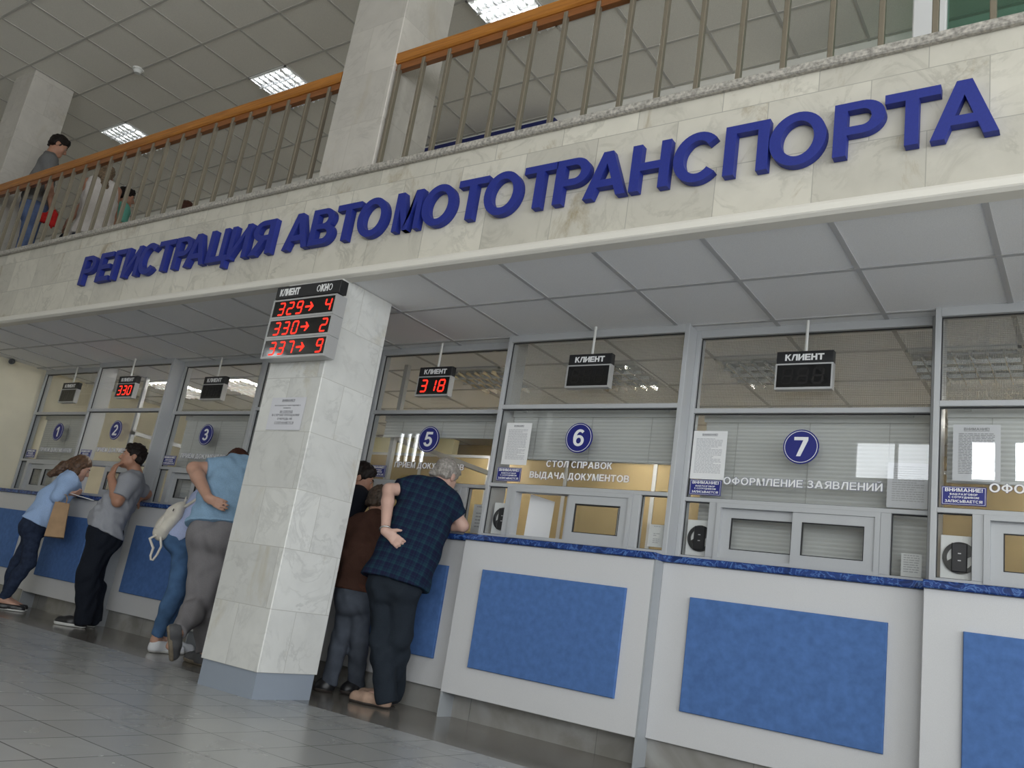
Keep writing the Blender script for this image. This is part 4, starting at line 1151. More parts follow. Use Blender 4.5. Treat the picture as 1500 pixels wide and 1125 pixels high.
def person(name_label, J, o):
    """J = joints in metres; o = build, clothes and hands"""
    J = {k: (np.array(v, float) if k != 'F' else v) for k, v in J.items()}
    Fv = unit((J['F'][0], J['F'][1], 0)); Lv = np.array((-Fv[1], Fv[0], 0))
    g = o.get('girth', 1.0); hs = o.get('head', 0.96); H = o.get('h', 0.007)
    for s in 'lr':
        if 'a' + s not in J:
            fw = unit(J['t' + s] - J['q' + s]); J['a' + s] = J['q' + s] + fw * 0.035 + np.array((0, 0, 0.085))
    root = thing('person', tuple((J['ql'] + J['qr']) / 2), name_label, 'person', None)
    pts = np.array([v for k, v in J.items() if k != 'F'])
    lo, hi = pts.min(0) - 0.2, pts.max(0) + 0.22
    nk, wst, pv = J['nk'], J['wst'], J['pv']
    sv = unit(J['sl'] - J['sr']); hv = unit(J['hl'] - J['hr'])
    fd = unit(o.get('face', Fv)); up = o.get('up', np.array((0, 0, 1.0)) + 0.0 * Fv)
    if o.get('up') is None:
        up = unit(np.array((0, 0, 1.0)) - fd * fd[2])
    # torso of paired capsules, deeper than a single tube and wider than deep
    def torso(f, e, kk=0.05, low=None, flare=0.0):
        for q, s_, h_ in ((1, 'sl', 'hl'), (-1, 'sr', 'hr')):
            a = lerp(lerp(J['sl'], J['sr'], 0.5), J[s_], 0.50) - np.array((0, 0, 0.01))
            w_ = wst + (sv * 0.5 + hv * 0.5) * q * 0.062 * g
            h2 = lerp(pv, J[h_], 0.85)
            f.cap(a, lerp(a, w_, 0.55), 0.088 * g + e, 0.100 * g + e, kk)
            f.cap(lerp(a, w_, 0.55), w_, 0.100 * g + e, 0.098 * g + e, kk)
            f.cap(w_, h2, 0.098 * g + e + flare * 0.5, 0.108 * g + e + flare, kk)
            if low is not None: f.cap(h2, h2 + low, 0.108 * g + e + flare, 0.108 * g + e + flare, kk)
            if not (low is not None and o.get('sleeve', 0.6) <= 0): f.cap(lerp(nk, a, 0.15), J[s_], 0.048 + e, 0.060 * g + e, kk)
            else: f.cap(lerp(nk, a, 0.15), lerp(nk, J[s_], 0.6), 0.045 + e, 0.045 * g + e, kk)
        if o.get('belly'):
            f.cap(lerp(wst, nk, 0.2) + Fv * 0.05, wst + Fv * 0.06, o['belly'] + e, o['belly'] + e, 0.06)
        if o.get('bust'):
            for q in (1, -1): f.cap(lerp(nk, wst, 0.42) + Fv * 0.085 + sv * q * 0.06, lerp(nk, wst, 0.46) + Fv * 0.085 + sv * q * 0.055, 0.05 + e, 0.05 + e, 0.04)
    ar = o.get('arm', 1.0); lg = o.get('leg', 1.0)
    # ---- skin: one continuous body
    f = Field(lo, hi, H)
    torso(f, -0.012)
    f.cap(nk, J['hd'] - up * 0.055 * hs - fd * 0.012, 0.056 * g, 0.050, 0.03)
    for s in 'lr':
        S_, E_, W_ = J['s' + s], J['e' + s], J['w' + s]
        f.cap(S_, E_, 0.050 * ar, 0.040 * ar, 0.03)
        m = lerp(E_, W_, 0.3)
        f.cap(E_, m, 0.040 * ar, 0.042 * ar, 0.02); f.cap(m, W_, 0.042 * ar, 0.027 * ar, 0.015)
        f.cap(J['h' + s], J['k' + s], 0.080 * lg, 0.054 * lg, 0.03)
        m = lerp(J['k' + s], J['a' + s], 0.3) - Fv * 0.012
        f.cap(J['k' + s], m, 0.054 * lg, 0.054 * lg, 0.02); f.cap(m, J['a' + s], 0.054 * lg, 0.035, 0.02)
        fw = unit(J['t' + s] - J['q' + s])
        f.cap(J['a' + s], lerp(J['q' + s], J['t' + s], 0.75) + np.array((0, 0, 0.035)), 0.034, 0.026, 0.02)
        hd_ = o.get('hand_' + s, {})
        d = hd_.get('d', unit(W_ - E_)); nn = hd_.get('n', (-Lv if s == 'l' else Lv))
        hand_prims(f, W_, d, nn, hd_.get('curl', 0.45), o.get('hand', 0.98), hd_.get('thumb'), hd_.get('side', 1 if s == 'l' else -1))
    P, A = head_prims(f, J['hd'], fd, up, hs)
    me = f.mesh('body'); me.materials.append(o['skin'])
    link('body', me, root)
    # ---- upper garment
    if o.get('shirt'):
        e = o.get('shirt_e', 0.010)
        f = Field(lo, hi, H)
        ax = unit(nk - pv) if o.get('hem_axis') is None else unit(o['hem_axis'])
        torso(f, e, 0.05, low=-ax * 0.16, flare=o.get('flare', 0.008))
        hem = o['hem']
        f.clip(hem, -ax)
        f.folds(o.get('fold', 0.004), o.get('seed', 1), o.get('fold_wl', 0.10))
        f.clip(hem, -ax)
        sl_ = o.get('sleeve', 0.6)
        for s in 'lr':
            S_, E_, W_ = J['s' + s], J['e' + s], J['w' + s]
            if sl_ <= 0: continue
            t = min(sl_, 1.0); d = unit(E_ - S_)
            end = lerp(S_, E_, t)
            if sl_ <= 1: f.cap(S_, end + d * 0.04, 0.060 * ar + e * 0.6, 0.053 * ar + e * 0.9, 0.035, clips=[(end, d)])
            else:
                f.cap(S_, E_, 0.060 * ar + e * 0.6, 0.047 * ar + e * 0.7, 0.035)
                d2 = unit(W_ - E_); e2 = lerp(E_, W_, sl_ - 1)
                f.cap(E_, e2 + d2 * 0.03, 0.047 * ar + e * 0.7, 0.036 * ar + e * 0.7, 0.02, clips=[(e2, d2)])
        if o.get('collar'):
            nd = unit(J['hd'] - nk); f.cap(nk, nk + nd * 0.035, 0.064 * g, 0.062 * g, 0.02, clips=[(nk + nd * 0.035, nd)])
        else:
            nd = unit(J['hd'] - nk - fd * 0.02); f.cap(nk + nd * 0.025, nk + nd * 0.12, 0.062, 0.07, 0.01, sub=True)
        me = f.mesh('shirt'); me.materials.append(o['shirt'])
        so = link(o.get('shirt_name', 'shirt'), me, root)
        if o.get('waistband'):
            f = Field(lo, hi, H)
            torso(f, e + 0.006, 0.05, low=-ax * 0.16, flare=0.0); f.clip(hem, -ax); f.clip(np.array(hem) + ax * 0.05, ax)
            me = f.mesh('waistband'); me.materials.append(o['waistband']); link('waistband', me, so)
    # ---- trousers
    if o.get('pants'):
        pe = o.get('pants_e', 0.014)
        f = Field(lo, hi, H)
        for s in 'lr':
            h_, k_, a_ = J['h' + s], J['k' + s], J['a' + s]
            kr_, an_ = o.get('knee_r', 0.062), o.get('cuff_r', 0.050)
            f.cap(lerp(pv, h_, 0.85) + np.array((0, 0, 0.04)), h_ - np.array((0, 0, 0.03)), 0.100 * g + pe, 0.088 * lg + pe, 0.04)
            f.cap(h_, k_, 0.084 * lg + pe, kr_ + pe * 0.6, 0.03)
            d = unit(a_ - k_); end = lerp(k_, a_, o.get('cuff', 1.0)) + d * o.get('cuff_x', 0.0)
            m = lerp(k_, a_, 0.3) - Fv * 0.01
            f.cap(k_, m, kr_ + pe * 0.6, kr_ + pe * 0.5, 0.03)
            f.cap(m, end + d * 0.03, kr_ + pe * 0.5, an_, 0.02, clips=[(end, d)])
        f.cap(pv, lerp(pv, wst, 0.45), 0.1 * g, 0.085 * g, 0.04)
        for q, h_ in ((1, 'hl'), (-1, 'hr')):
            f.cap(lerp(pv, J[h_], 0.85), lerp(pv, wst, 0.5) + hv * q * 0.06 * g, 0.108 * g + pe * 0.3, 0.098 * g + pe * 0.3, 0.05)
            if o.get('seat'): f.cap(lerp(pv, J[h_], 0.7) - Fv * 0.05 - np.array((0, 0, 0.02)), lerp(pv, J[h_], 0.8) - Fv * 0.05 - np.array((0, 0, 0.04)), o['seat'], o['seat'], 0.05)
        ax = unit(wst - pv); f.clip(lerp(pv, wst, 0.5), ax)
        f.folds(o.get('pfold', 0.004), o.get('seed', 1) + 50, o.get('pfold_wl', 0.11), (1, 1, 0.45))
        me = f.mesh('trousers'); me.materials.append(o['pants'])
        link('trousers', me, root)
    # ---- shoes with their soles
    for s in 'lr':
        if not o.get('shoe'): break
        q_, t_, a_ = J['q' + s], J['t' + s], J['a' + s]
        fw = unit(t_ - q_); u = o.get('shoe_up_' + s); u = unit(u if u is not None else (0, 0, 1)); u = unit(u - fw * float(u @ fw)); sd = np.cross(u, fw)
        L = float(np.linalg.norm(t_ - q_)); ff = o.get('foot_w', 1.0)
        def foot(f, e, top):
            f.cap(q_ + fw * 0.035 + u * 0.032, q_ + fw * L * 0.55 + u * 0.034, 0.034 * ff + e, 0.036 * ff + e, 0.03)
            f.cap(q_ + fw * L * 0.55 + sd * 0.012 + u * 0.032, q_ + fw * (L - 0.035) + u * 0.028, 0.034 * ff + e, 0.030 * ff + e, 0.03)
            f.cap(q_ + fw * L * 0.55 - sd * 0.012 + u * 0.032, q_ + fw * (L - 0.035) + u * 0.028, 0.034 * ff + e, 0.030 * ff + e, 0.03)
            if top: f.cap(q_ + fw * 0.045 + u * 0.03, q_ + fw * 0.045 + u * top, 0.036 * ff + e, 0.033 * ff + e, 0.03); f.cap(q_ + fw * 0.05 + u * (top - 0.01), q_ + fw * L * 0.6 + u * 0.05, 0.034 * ff + e, 0.026, 0.03)
        l2, h2 = np.minimum(q_, t_) - 0.09, np.maximum(q_, t_) + 0.16
        f = Field(l2, h2, 0.0055); foot(f, 0.004, o.get('shoe_top', 0.075)); f.clip(q_ + u * 0.012, -u); f.clip(q_ + u * (o.get('shoe_top', 0.075) + 0.012), u)
        me = f.mesh('shoe'); me.materials.append(o['shoe']); so = link('shoe', me, root)
        f = Field(l2, h2, 0.0055); foot(f, 0.008, 0); f.clip(q_ + u * 0.001, -u); f.clip(q_ + u * o.get('sole_h', 0.022), u)
        me = f.mesh('sole'); me.materials.append(o['sole']); link('sole', me, so)
    # ---- hair
    if o.get('hair'):
        l2, h2 = J['hd'] - 0.36, J['hd'] + 0.22
        f = Field(l2, h2, 0.006)
        st = o.get('hair_style', 'short'); th = o.get('hair_e', 0.009)
        f.ell(P(0, -0.016, 0.036), ((0.078 + th) * hs, (0.096 + th) * hs, (0.092 + th) * hs), A, 0)
        if st == 'short':
            f.clip(P(0, 0.050, 0.020), unit(A[1] * 0.75 - A[2] * 0.65))
            f.cap(P(-0.05, -0.07, -0.035), P(0.05, -0.07, -0.035), 0.03 * hs, 0.03 * hs, 0.03)
            f.clip(P(0, 0.0, -0.058), -A[2])
            f.cap(P(-0.045, 0.060, 0.092), P(0.045, 0.060, 0.092), 0.018 * hs, 0.018 * hs, 0.03)
        else:
            f.clip(P(0, 0.055, 0.030), unit(A[1] * 0.8 - A[2] * 0.5))
            f.cap(P(-0.045, -0.05, -0.04), P(0.045, -0.05, -0.04), 0.05 * hs, 0.05 * hs, 0.04)
            for strand in o.get('strands', []):
                k = len(strand) - 1
                for i in range(k):
                    f.cap(strand[i][0], strand[i + 1][0], strand[i][1], strand[i + 1][1], 0.03)
        f.folds(0.0035, o.get('seed', 1) + 90, 0.028)
        me = f.mesh('hair'); me.materials.append(o['hair']); link('hair', me, root)
        if o.get('beard'):
            f = Field(l2, h2, 0.005)
            f.ell(P(0, 0.024, -0.050), (0.064 * hs, 0.070 * hs, 0.064 * hs), A, 0)
            f.cap(P(-0.042, 0.012, -0.066), P(0, 0.074, -0.098), 0.026 * hs, 0.022 * hs, 0.03); f.cap(P(0.042, 0.012, -0.066), P(0, 0.074, -0.098), 0.026 * hs, 0.022 * hs, 0.03)
            f.cap(P(-0.02, 0.092, -0.049), P(0.02, 0.092, -0.049), 0.006 * hs, 0.006 * hs, 0.01)
            f.clip(P(0, 0, -0.046), unit(A[2] + A[1] * 0.1)); f.cap(P(-0.018, 0.09, -0.066), P(0.018, 0.09, -0.066), 0.009 * hs, 0.009 * hs, 0.004, sub=True)
            me = f.mesh('beard'); me.materials.append(o['hair']); link('beard', me, root)
    if o.get('face_parts', True):
        for q in (-1, 1):
            e = MB(); c = P(q * 0.031, 0.076, 0.001)
            for (cc, r, nn) in ((c, 0.0115 * hs, 8),):
                vs = []; fs = []
                for i in range(nn + 1):
                    for j in range(2 * nn):
                        a, b = math.pi * i / nn, math.pi * j / nn
                        vs.append(cc + r * (math.sin(a) * math.cos(b) * A[0] + math.cos(a) * A[1] + math.sin(a) * math.sin(b) * A[2]))
                for i in range(nn):
                    for j in range(2 * nn):
                        fs.append((i * 2 * nn + j, i * 2 * nn + (j + 1) % (2 * nn), (i + 1) * 2 * nn + (j + 1) % (2 * nn), (i + 1) * 2 * nn + j))
                e.add(vs, fs)
            e.mi = [1 if i < 2 * nn * 2 else 0 for i in range(len(e.f))]
            e.build('eye', [M['eye_white'], M['iris']], root, smooth=True)
            b_ = MB(); b_.tube([P(q * 0.014, 0.0895, 0.024), P(q * 0.030, 0.0885, 0.029), P(q * 0.047, 0.074, 0.023)], [0.0035, 0.004, 0.0025], 6)
            b_.build('eyebrow', o.get('brow', o.get('hair', M['hair_dark'])), root, smooth=True)
    return root, J, P, A

def skin(name, c):
    m = mat(name, c, 0.5, noise=0.06, scale=14)
    b = m.node_tree.nodes['Principled BSDF']
    b.inputs['Subsurface Weight'].default_value = 0.0
    return m
M['skin'] = skin('light_skin', (0.52, 0.30, 0.22)); M['skin_tan'] = skin('tanned_skin', (0.42, 0.215, 0.14)); M['skin_pale'] = skin('pale_skin', (0.58, 0.37, 0.30))
M['eye_white'] = mat('eye_white', (0.7, 0.68, 0.65), 0.2); M['iris'] = mat('dark_iris', (0.03, 0.018, 0.01), 0.15)
M['hair_dark'] = mat('dark_brown_hair', (0.011, 0.007, 0.006), 0.6, noise=0.5, scale=70, spec=0.25)
M['hair_brown'] = mat('brown_hair', (0.10, 0.052, 0.028), 0.5, noise=0.5, scale=60)
M['hair_red'] = mat('reddish_brown_hair', (0.06, 0.022, 0.014), 0.6, noise=0.4, scale=60, spec=0.25)
M['hair_grey'] = mat('grey_hair', (0.30, 0.275, 0.25), 0.6, noise=0.4, scale=70)
M['hair_ash'] = mat('ash_brown_hair', (0.075, 0.05, 0.035), 0.55, noise=0.4, scale=60)
M['hair_blond'] = mat('dark_blond_hair', (0.16, 0.11, 0.065), 0.5, noise=0.6, scale=50)
def cloth(name, c, noise=0.08, scale=120, rough=0.9): return mat(name, c, rough, noise=noise, scale=scale, spec=0.2, bump=0.15)
M['blue_shirt'] = cloth('light_blue_cotton', (0.36, 0.50, 0.76)); M['navy_denim'] = cloth('dark_navy_denim', (0.022, 0.032, 0.062), 0.3, 30)
M['grey_tee'] = cloth('grey_melange', (0.33, 0.34, 0.375), 0.1, 300); M['black_trouser'] = cloth('black_navy_twill', (0.011, 0.014, 0.022), 0.2)
M['lavender'] = cloth('pale_lavender_cotton', (0.43, 0.49, 0.72)); M['jeans'] = cloth('mid_blue_denim', (0.07, 0.14, 0.27), 0.28, 9)
M['sky_tee'] = cloth('sky_blue_jersey', (0.27, 0.42, 0.59)); M['sweat'] = cloth('grey_sweat_cloth', (0.215, 0.205, 0.215), 0.1, 250)
M['dark_jacket'] = cloth('dark_navy_jacket_cloth', (0.012, 0.014, 0.022)); M['dark_jeans'] = cloth('indigo_trouser_cloth', (0.012, 0.016, 0.035))
M['brown_jacket'] = cloth('brown_jacket_cloth', (0.075, 0.036, 0.026)); M['brown_rib'] = cloth('brown_rib_knit', (0.10, 0.042, 0.028))
M['grey_jeans'] = cloth('grey_blue_denim', (0.085, 0.098, 0.125), 0.14, 16)
M['charcoal'] = cloth('charcoal_trouser_cloth', (0.017, 0.023, 0.032)); M['rail_tee'] = cloth('dark_grey_jersey', (0.15, 0.15, 0.15)); M['rail_jeans'] = cloth('washed_blue_denim', (0.10, 0.14, 0.26), 0.3, 10)
M['white_top'] = cloth('off_white_jersey', (0.62, 0.58, 0.55)); M['mint_tee'] = cloth('mint_green_jersey', (0.17, 0.50, 0.40)); M['red_cloth'] = cloth('red_nylon', (0.45, 0.02, 0.02))
M['shoe_black'] = mat('black_shoe_leather', (0.014, 0.014, 0.016), 0.4); M['shoe_white'] = mat('white_mesh_shoe', (0.74, 0.75, 0.78), 0.7); M['shoe_grey'] = mat('dark_grey_shoe_cloth', (0.085, 0.085, 0.09), 0.8)
M['shoe_beige'] = mat('beige_suede', (0.40, 0.27, 0.20), 0.75, noise=0.12, scale=30); M['sole_white'] = mat('white_rubber_sole', (0.66, 0.66, 0.64), 0.6); M['sole_brown'] = mat('taupe_rubber_sole', (0.20, 0.165, 0.12), 0.8, noise=0.15, scale=40, bump=0.4)
M['sole_dark'] = mat('dark_rubber_sole', (0.05, 0.04, 0.035), 0.7); M['kraft'] = mat('kraft_paper', (0.42, 0.27, 0.15), 0.75, noise=0.1, scale=14); M['canvas'] = mat('cream_canvas', (0.66, 0.62, 0.55), 0.8, noise=0.06, scale=25, bump=0.2)

def plaid(u, v):
    """woven check laid out along the shoulder line u and the back line v"""
    m, nt, b = new_mat('navy_green_plaid'); L = nt.links.new
    g = N(nt, 'ShaderNodeNewGeometry')
    def band(ax, period, ph, lo, hi):
        d = N(nt, 'ShaderNodeVectorMath', operation='DOT_PRODUCT'); L(g.outputs['Position'], d.inputs[0]); d.inputs[1].default_value = tuple(ax)
        a = N(nt, 'ShaderNodeMath', operation='MULTIPLY_ADD'); L(d.outputs['Value'], a.inputs[0]); a.inputs[1].default_value = 2 * math.pi / period; a.inputs[2].default_value = ph
        q = N(nt, 'ShaderNodeMath', operation='SINE'); L(a.outputs[0], q.inputs[0])
        r = N(nt, 'ShaderNodeMapRange'); r.inputs['From Min'].default_value = lo; r.inputs['From Max'].default_value = hi; L(q.outputs[0], r.inputs['Value'])
        return r.outputs['Result']
    acc = None
    for ax, p, ph, lo, hi, wgt in ((u, 0.062, 0.4, 0.0, 0.5, 0.30), (v, 0.062, 1.1, 0.0, 0.5, 0.30), (u, 0.031, 0.2, 0.75, 0.95, 0.25), (v, 0.031, 2.0, 0.75, 0.95, 0.25)):
        k = N(nt, 'ShaderNodeMath', operation='MULTIPLY'); L(band(ax, p, ph, lo, hi), k.inputs[0]); k.inputs[1].default_value = wgt
        if acc is None: acc = k.outputs[0]
        else:
            a = N(nt, 'ShaderNodeMath', operation='ADD'); L(acc, a.inputs[0]); L(k.outputs[0], a.inputs[1]); acc = a.outputs[0]
    cr = N(nt, 'ShaderNodeValToRGB'); e = cr.color_ramp.elements
    e[0].color = (0.011, 0.013, 0.036, 1); e[1].color = (0.015, 0.050, 0.066, 1); x = e.new(0.4); x.color = (0.011, 0.023, 0.048, 1)
    L(acc, cr.inputs[0]); L(cr.outputs[0], b.inputs['Base Color']); b.inputs['Roughness'].default_value = 0.95; b.inputs['Specular IOR Level'].default_value = 0.15
    return m

POSES = {
 'bend': dict(F=(0.552, 0.834), hd=(-8.191, -0.076, 1.384), nk=(-8.228, -0.131, 1.292), pv=(-8.318, -0.267, 0.781), wst=(-8.280, -0.210, 1.027), sr=(-8.099, -0.209, 1.232), sl=(-8.350, -0.043, 1.232), er=(-8.073, -0.277, 1.068), wr=(-8.120, -0.186, 1.120), el=(-8.390, -0.068, 1.198), wl=(-8.293, -0.048, 1.170), hr=(-8.247, -0.314, 0.781), hl=(-8.389, -0.220, 0.781), kr=(-8.225, -0.289, 0.439), kl=(-8.434, -0.279, 0.405), qr=(-8.355, -0.320, 0.000), tr=(-8.524, 0.039, 0.000), ql=(-8.513, -0.251, 0.000), tl=(-8.682, 0.108, 0.000)),
 'grey': dict(F=(-0.503, -0.865), hd=(-7.170, -0.181, 1.500), nk=(-7.142, -0.132, 1.352), wst=(-7.198, -0.229, 0.927), pv=(-7.202, -0.235, 0.772), sl=(-7.006, -0.256, 1.260), sr=(-7.300, -0.027, 1.260), el=(-6.977, -0.326, 1.075), wl=(-7.123, -0.358, 1.277), er=(-7.330, 0.141, 1.214), wr=(-7.306, 0.064, 1.161), hl=(-7.124, -0.280, 0.772), hr=(-7.279, -0.189, 0.772), kl=(-7.138, -0.324, 0.456), kr=(-7.289, -0.185, 0.442), ql=(-7.092, -0.240, 0.000), tl=(-7.432, -0.283, 0.000), qr=(-7.275, -0.049, 0.000), tr=(-7.614, -0.092, 0.000)),
 'jeans': dict(F=(0.522, 0.853), hd=(-5.662, -0.146, 1.334), nk=(-5.728, -0.254, 1.308), pv=(-5.816, -0.398, 0.869), wst=(-5.789, -0.354, 1.037), sr=(-5.631, -0.384, 1.259), sl=(-5.887, -0.227, 1.259), er=(-5.533, -0.280, 1.219), wr=(-5.538, -0.136, 1.229), el=(-5.840, -0.092, 1.219), wl=(-5.743, -0.011, 1.229), hr=(-5.739, -0.445, 0.869), hl=(-5.893, -0.351, 0.869), kr=(-5.723, -0.419, 0.453), kl=(-5.846, -0.313, 0.450), qr=(-5.808, -0.469, 0.000), tr=(-5.788, -0.190, 0.000), ql=(-5.869, -0.338, 0.000), tl=(-5.848, -0.059, 0.000)),
 'blue': dict(F=(-0.451, 0.892), hd=(-5.430, -0.384, 1.432), nk=(-5.308, -0.457, 1.440), wst=(-5.210, -0.564, 1.122), pv=(-5.159, -0.606, 0.888), sl=(-5.362, -0.551, 1.370), sr=(-5.113, -0.403, 1.366), el=(-5.442, -0.726, 1.332), wl=(-5.111, -0.783, 1.124), er=(-5.114, -0.179, 1.196), wr=(-5.311, -0.055, 1.216), hl=(-5.235, -0.644, 0.888), hr=(-5.084, -0.567, 0.888), kr=(-5.162, -0.585, 0.477), kl=(-5.169, -0.611, 0.403), al=(-4.985, -0.854, 0.226), qr=(-5.190, -0.432, 0.000), tr=(-5.432, -0.398, 0.000), ql=(-5.005, -0.931, 0.258), tl=(-5.043, -0.827, 0.052)),
 'dark': dict(F=(0.503, 0.865), hd=(-4.525, 0.048, 1.459), nk=(-4.526, 0.047, 1.361), wst=(-4.580, -0.120, 1.030), pv=(-4.640, -0.170, 0.860), sr=(-4.394, -0.065, 1.291), sl=(-4.703, 0.080, 1.291), er=(-4.467, -0.092, 1.031), wr=(-4.478, -0.051, 0.811), el=(-4.786, -0.103, 1.071), wl=(-4.803, -0.093, 0.851), hr=(-4.562, -0.215, 0.860), hl=(-4.718, -0.125, 0.860), kr=(-4.547, -0.189, 0.440), kl=(-4.703, -0.099, 0.440), qr=(-4.600, -0.300, 0.000), tr=(-4.490, -0.090, 0.000), ql=(-4.740, -0.220, 0.000), tl=(-4.630, -0.010, 0.000)),
 'boy': dict(F=(-0.451, 0.892), hd=(-4.192, -0.048, 1.281), nk=(-4.157, -0.120, 1.163), wst=(-4.143, -0.135, 0.884), pv=(-4.158, -0.143, 0.633), sl=(-4.238, -0.150, 1.073), sr=(-4.095, -0.044, 1.118), el=(-4.262, -0.139, 0.888), er=(-4.059, -0.026, 0.918), wl=(-4.298, -0.068, 0.738), wr=(-4.122, 0.010, 0.788), hl=(-4.198, -0.163, 0.622), hr=(-4.117, -0.122, 0.628), kl=(-4.215, -0.149, 0.354), kr=(-4.106, -0.094, 0.365), ql=(-4.223, -0.119, 0.000), tl=(-4.306, -0.214, 0.000), qr=(-4.177, 0.070, 0.000), tr=(-4.204, -0.063, 0.000)),
 'plaid': dict(F=(-0.349, 0.937), hd=(-3.748, 0.062, 1.509), nk=(-3.723, -0.046, 1.408), wst=(-3.725, -0.185, 1.011), pv=(-3.752, -0.249, 0.771), sl=(-3.840, -0.143, 1.378), sr=(-3.615, -0.016, 1.320), el=(-3.908, -0.296, 1.340), wl=(-3.769, -0.404, 1.059), er=(-3.550, 0.093, 1.190), wr=(-3.755, 0.071, 1.190), hl=(-3.813, -0.261, 0.747), hr=(-3.697, -0.218, 0.748), kl=(-3.800, -0.213, 0.410), kr=(-3.709, -0.158, 0.419), ql=(-3.667, -0.185, 0.000), tl=(-3.954, -0.228, 0.000), qr=(-3.770, -0.010, 0.000), tr=(-4.057, -0.053, 0.000)),
 'rail': dict(F=(0.370, 0.929), hd=(-9.438, -0.665, 4.845), nk=(-9.453, -0.703, 4.707), wst=(-9.459, -0.718, 4.185), pv=(-9.448, -0.690, 4.052), sr=(-9.295, -0.766, 4.576), sl=(-9.620, -0.637, 4.576), er=(-9.201, -0.718, 4.252), wr=(-9.207, -0.626, 4.060), el=(-9.619, -0.552, 4.252), wl=(-9.542, -0.493, 4.180), hr=(-9.364, -0.723, 4.052), hl=(-9.532, -0.657, 4.052), kr=(-9.357, -0.705, 3.632), kl=(-9.524, -0.638, 3.632), qr=(-9.379, -0.761, 3.150), tr=(-9.287, -0.528, 3.150), ql=(-9.546, -0.694, 3.150), tl=(-9.454, -0.462, 3.150)),
 'white': dict(F=(-0.862, 0.507), hd=(-9.317, -0.131, 4.746), nk=(-9.279, -0.165, 4.616), pv=(-9.147, -0.177, 3.940), wst=(-9.208, -0.161, 4.202), sl=(-9.324, -0.241, 4.566), sr=(-9.225, -0.073, 4.593), el=(-9.322, -0.277, 4.319), wl=(-9.431, -0.324, 4.087), er=(-9.228, 0.022, 4.323), wr=(-9.233, 0.071, 4.123), hl=(-9.191, -0.251, 3.940), hr=(-9.104, -0.104, 3.940), kl=(-9.191, -0.251, 3.520), kr=(-9.104, -0.104, 3.520), ql=(-9.147, -0.276, 3.150), tl=(-9.346, -0.159, 3.150), qr=(-9.061, -0.129, 3.150), tr=(-9.260, -0.013, 3.150)),
 'mint': dict(F=(0.399, 0.917), hd=(-9.613, 0.296, 4.743), nk=(-9.616, 0.289, 4.596), wst=(-9.632, 0.252, 4.176), pv=(-9.628, 0.261, 3.996), sr=(-9.451, 0.217, 4.526), sl=(-9.781, 0.361, 4.526), er=(-9.406, 0.220, 4.246), wr=(-9.335, 0.385, 4.086), el=(-9.810, 0.395, 4.246), wl=(-9.738, 0.560, 4.086), hr=(-9.546, 0.226, 3.996), hl=(-9.711, 0.297, 3.996), kr=(-9.546, 0.226, 3.576), kl=(-9.711, 0.297, 3.576), ql=(-9.731, 0.251, 3.150), tl=(-9.639, 0.462, 3.150), qr=(-9.565, 0.180, 3.150), tr=(-9.474, 0.391, 3.150)),
 'far': dict(F=(0.399, 0.917), hd=(-9.135, 0.811, 4.743), nk=(-9.147, 0.783, 4.583), wst=(-9.163, 0.746, 4.163), pv=(-9.159, 0.756, 3.983), sr=(-8.982, 0.711, 4.513), sl=(-9.312, 0.855, 4.513), er=(-8.938, 0.714, 4.233), wr=(-8.866, 0.879, 4.073), el=(-9.341, 0.889, 4.233), wl=(-9.269, 1.054, 4.073), hr=(-9.077, 0.720, 3.983), hl=(-9.242, 0.791, 3.983), kr=(-9.077, 0.720, 3.563), kl=(-9.242, 0.791, 3.563), ql=(-9.262, 0.746, 3.150), tl=(-9.170, 0.956, 3.150), qr=(-9.097, 0.674, 3.150), tr=(-9.005, 0.885, 3.150)),
}

ZU = np.array((0, 0, 1.0))
def ground_feet(J, foot, wid=0.10, ca=None, z=0.0, F=None):
    F = unit((*(F or J['F']), 0)); L = np.array((-F[1], F[0], 0)); c = np.array((*ca, z))
    for s, q in (('l', 1), ('r', -1)):
        J['q' + s] = c + L * q * wid - F * foot * 0.4; J['t' + s] = c + L * q * wid + F * foot * 0.6

# ---- woman bending over the counter of windows 1 and 2
J = dict(POSES['bend']); ground_feet(J, 0.235, 0.085, (-8.31, -0.295))
F3 = unit((*J['F'], 0)); L3 = np.array((-F3[1], F3[0], 0))
hd = np.array(J['hd']); nk = np.array(J['nk'])
tail = [(hd - F3 * 0.08 + ZU * 0.03, 0.05), (hd - F3 * 0.15 - ZU * 0.02, 0.045), (nk - F3 * 0.11 + ZU * 0.03, 0.04), (nk - F3 * 0.17 - ZU * 0.02, 0.03)]
side = [(hd - F3 * 0.02 - L3 * 0.07 + ZU * 0.02, 0.035), (hd - F3 * 0.02 - L3 * 0.075 - ZU * 0.06, 0.028), (nk + F3 * 0.02 - L3 * 0.07 - ZU * 0.02, 0.015)]
person('woman in light blue shirt and dark jeans bending over the counter at the left', J,
       dict(skin=M['skin'], girth=0.88, head=0.92, face=F3 * 0.9 - ZU * 0.35, shirt=M['blue_shirt'], sleeve=1.55, shirt_e=0.018, flare=0.02, hem=np.array(J['pv']) + ZU * 0.02, collar=True, fold=0.008,
            pants=M['navy_denim'], pants_e=0.008, knee_r=0.056, cuff_r=0.040, leg=0.9, seat=0.085, cuff=0.98, shoe=M['shoe_black'], sole=M['sole_white'], shoe_top=0.045, sole_h=0.02, foot_w=0.85,
            hair=M['hair_brown'], hair_style='long', strands=[tail, side], arm=0.9, bust=True, seed=3, hand=0.9,
            hand_r=dict(d=F3 + ZU * 0.1, n=ZU * 0.8 + L3 * 0.5, curl=0.6), brow=M['hair_brown']))
pp = np.array(J['wr']) + F3 * 0.13
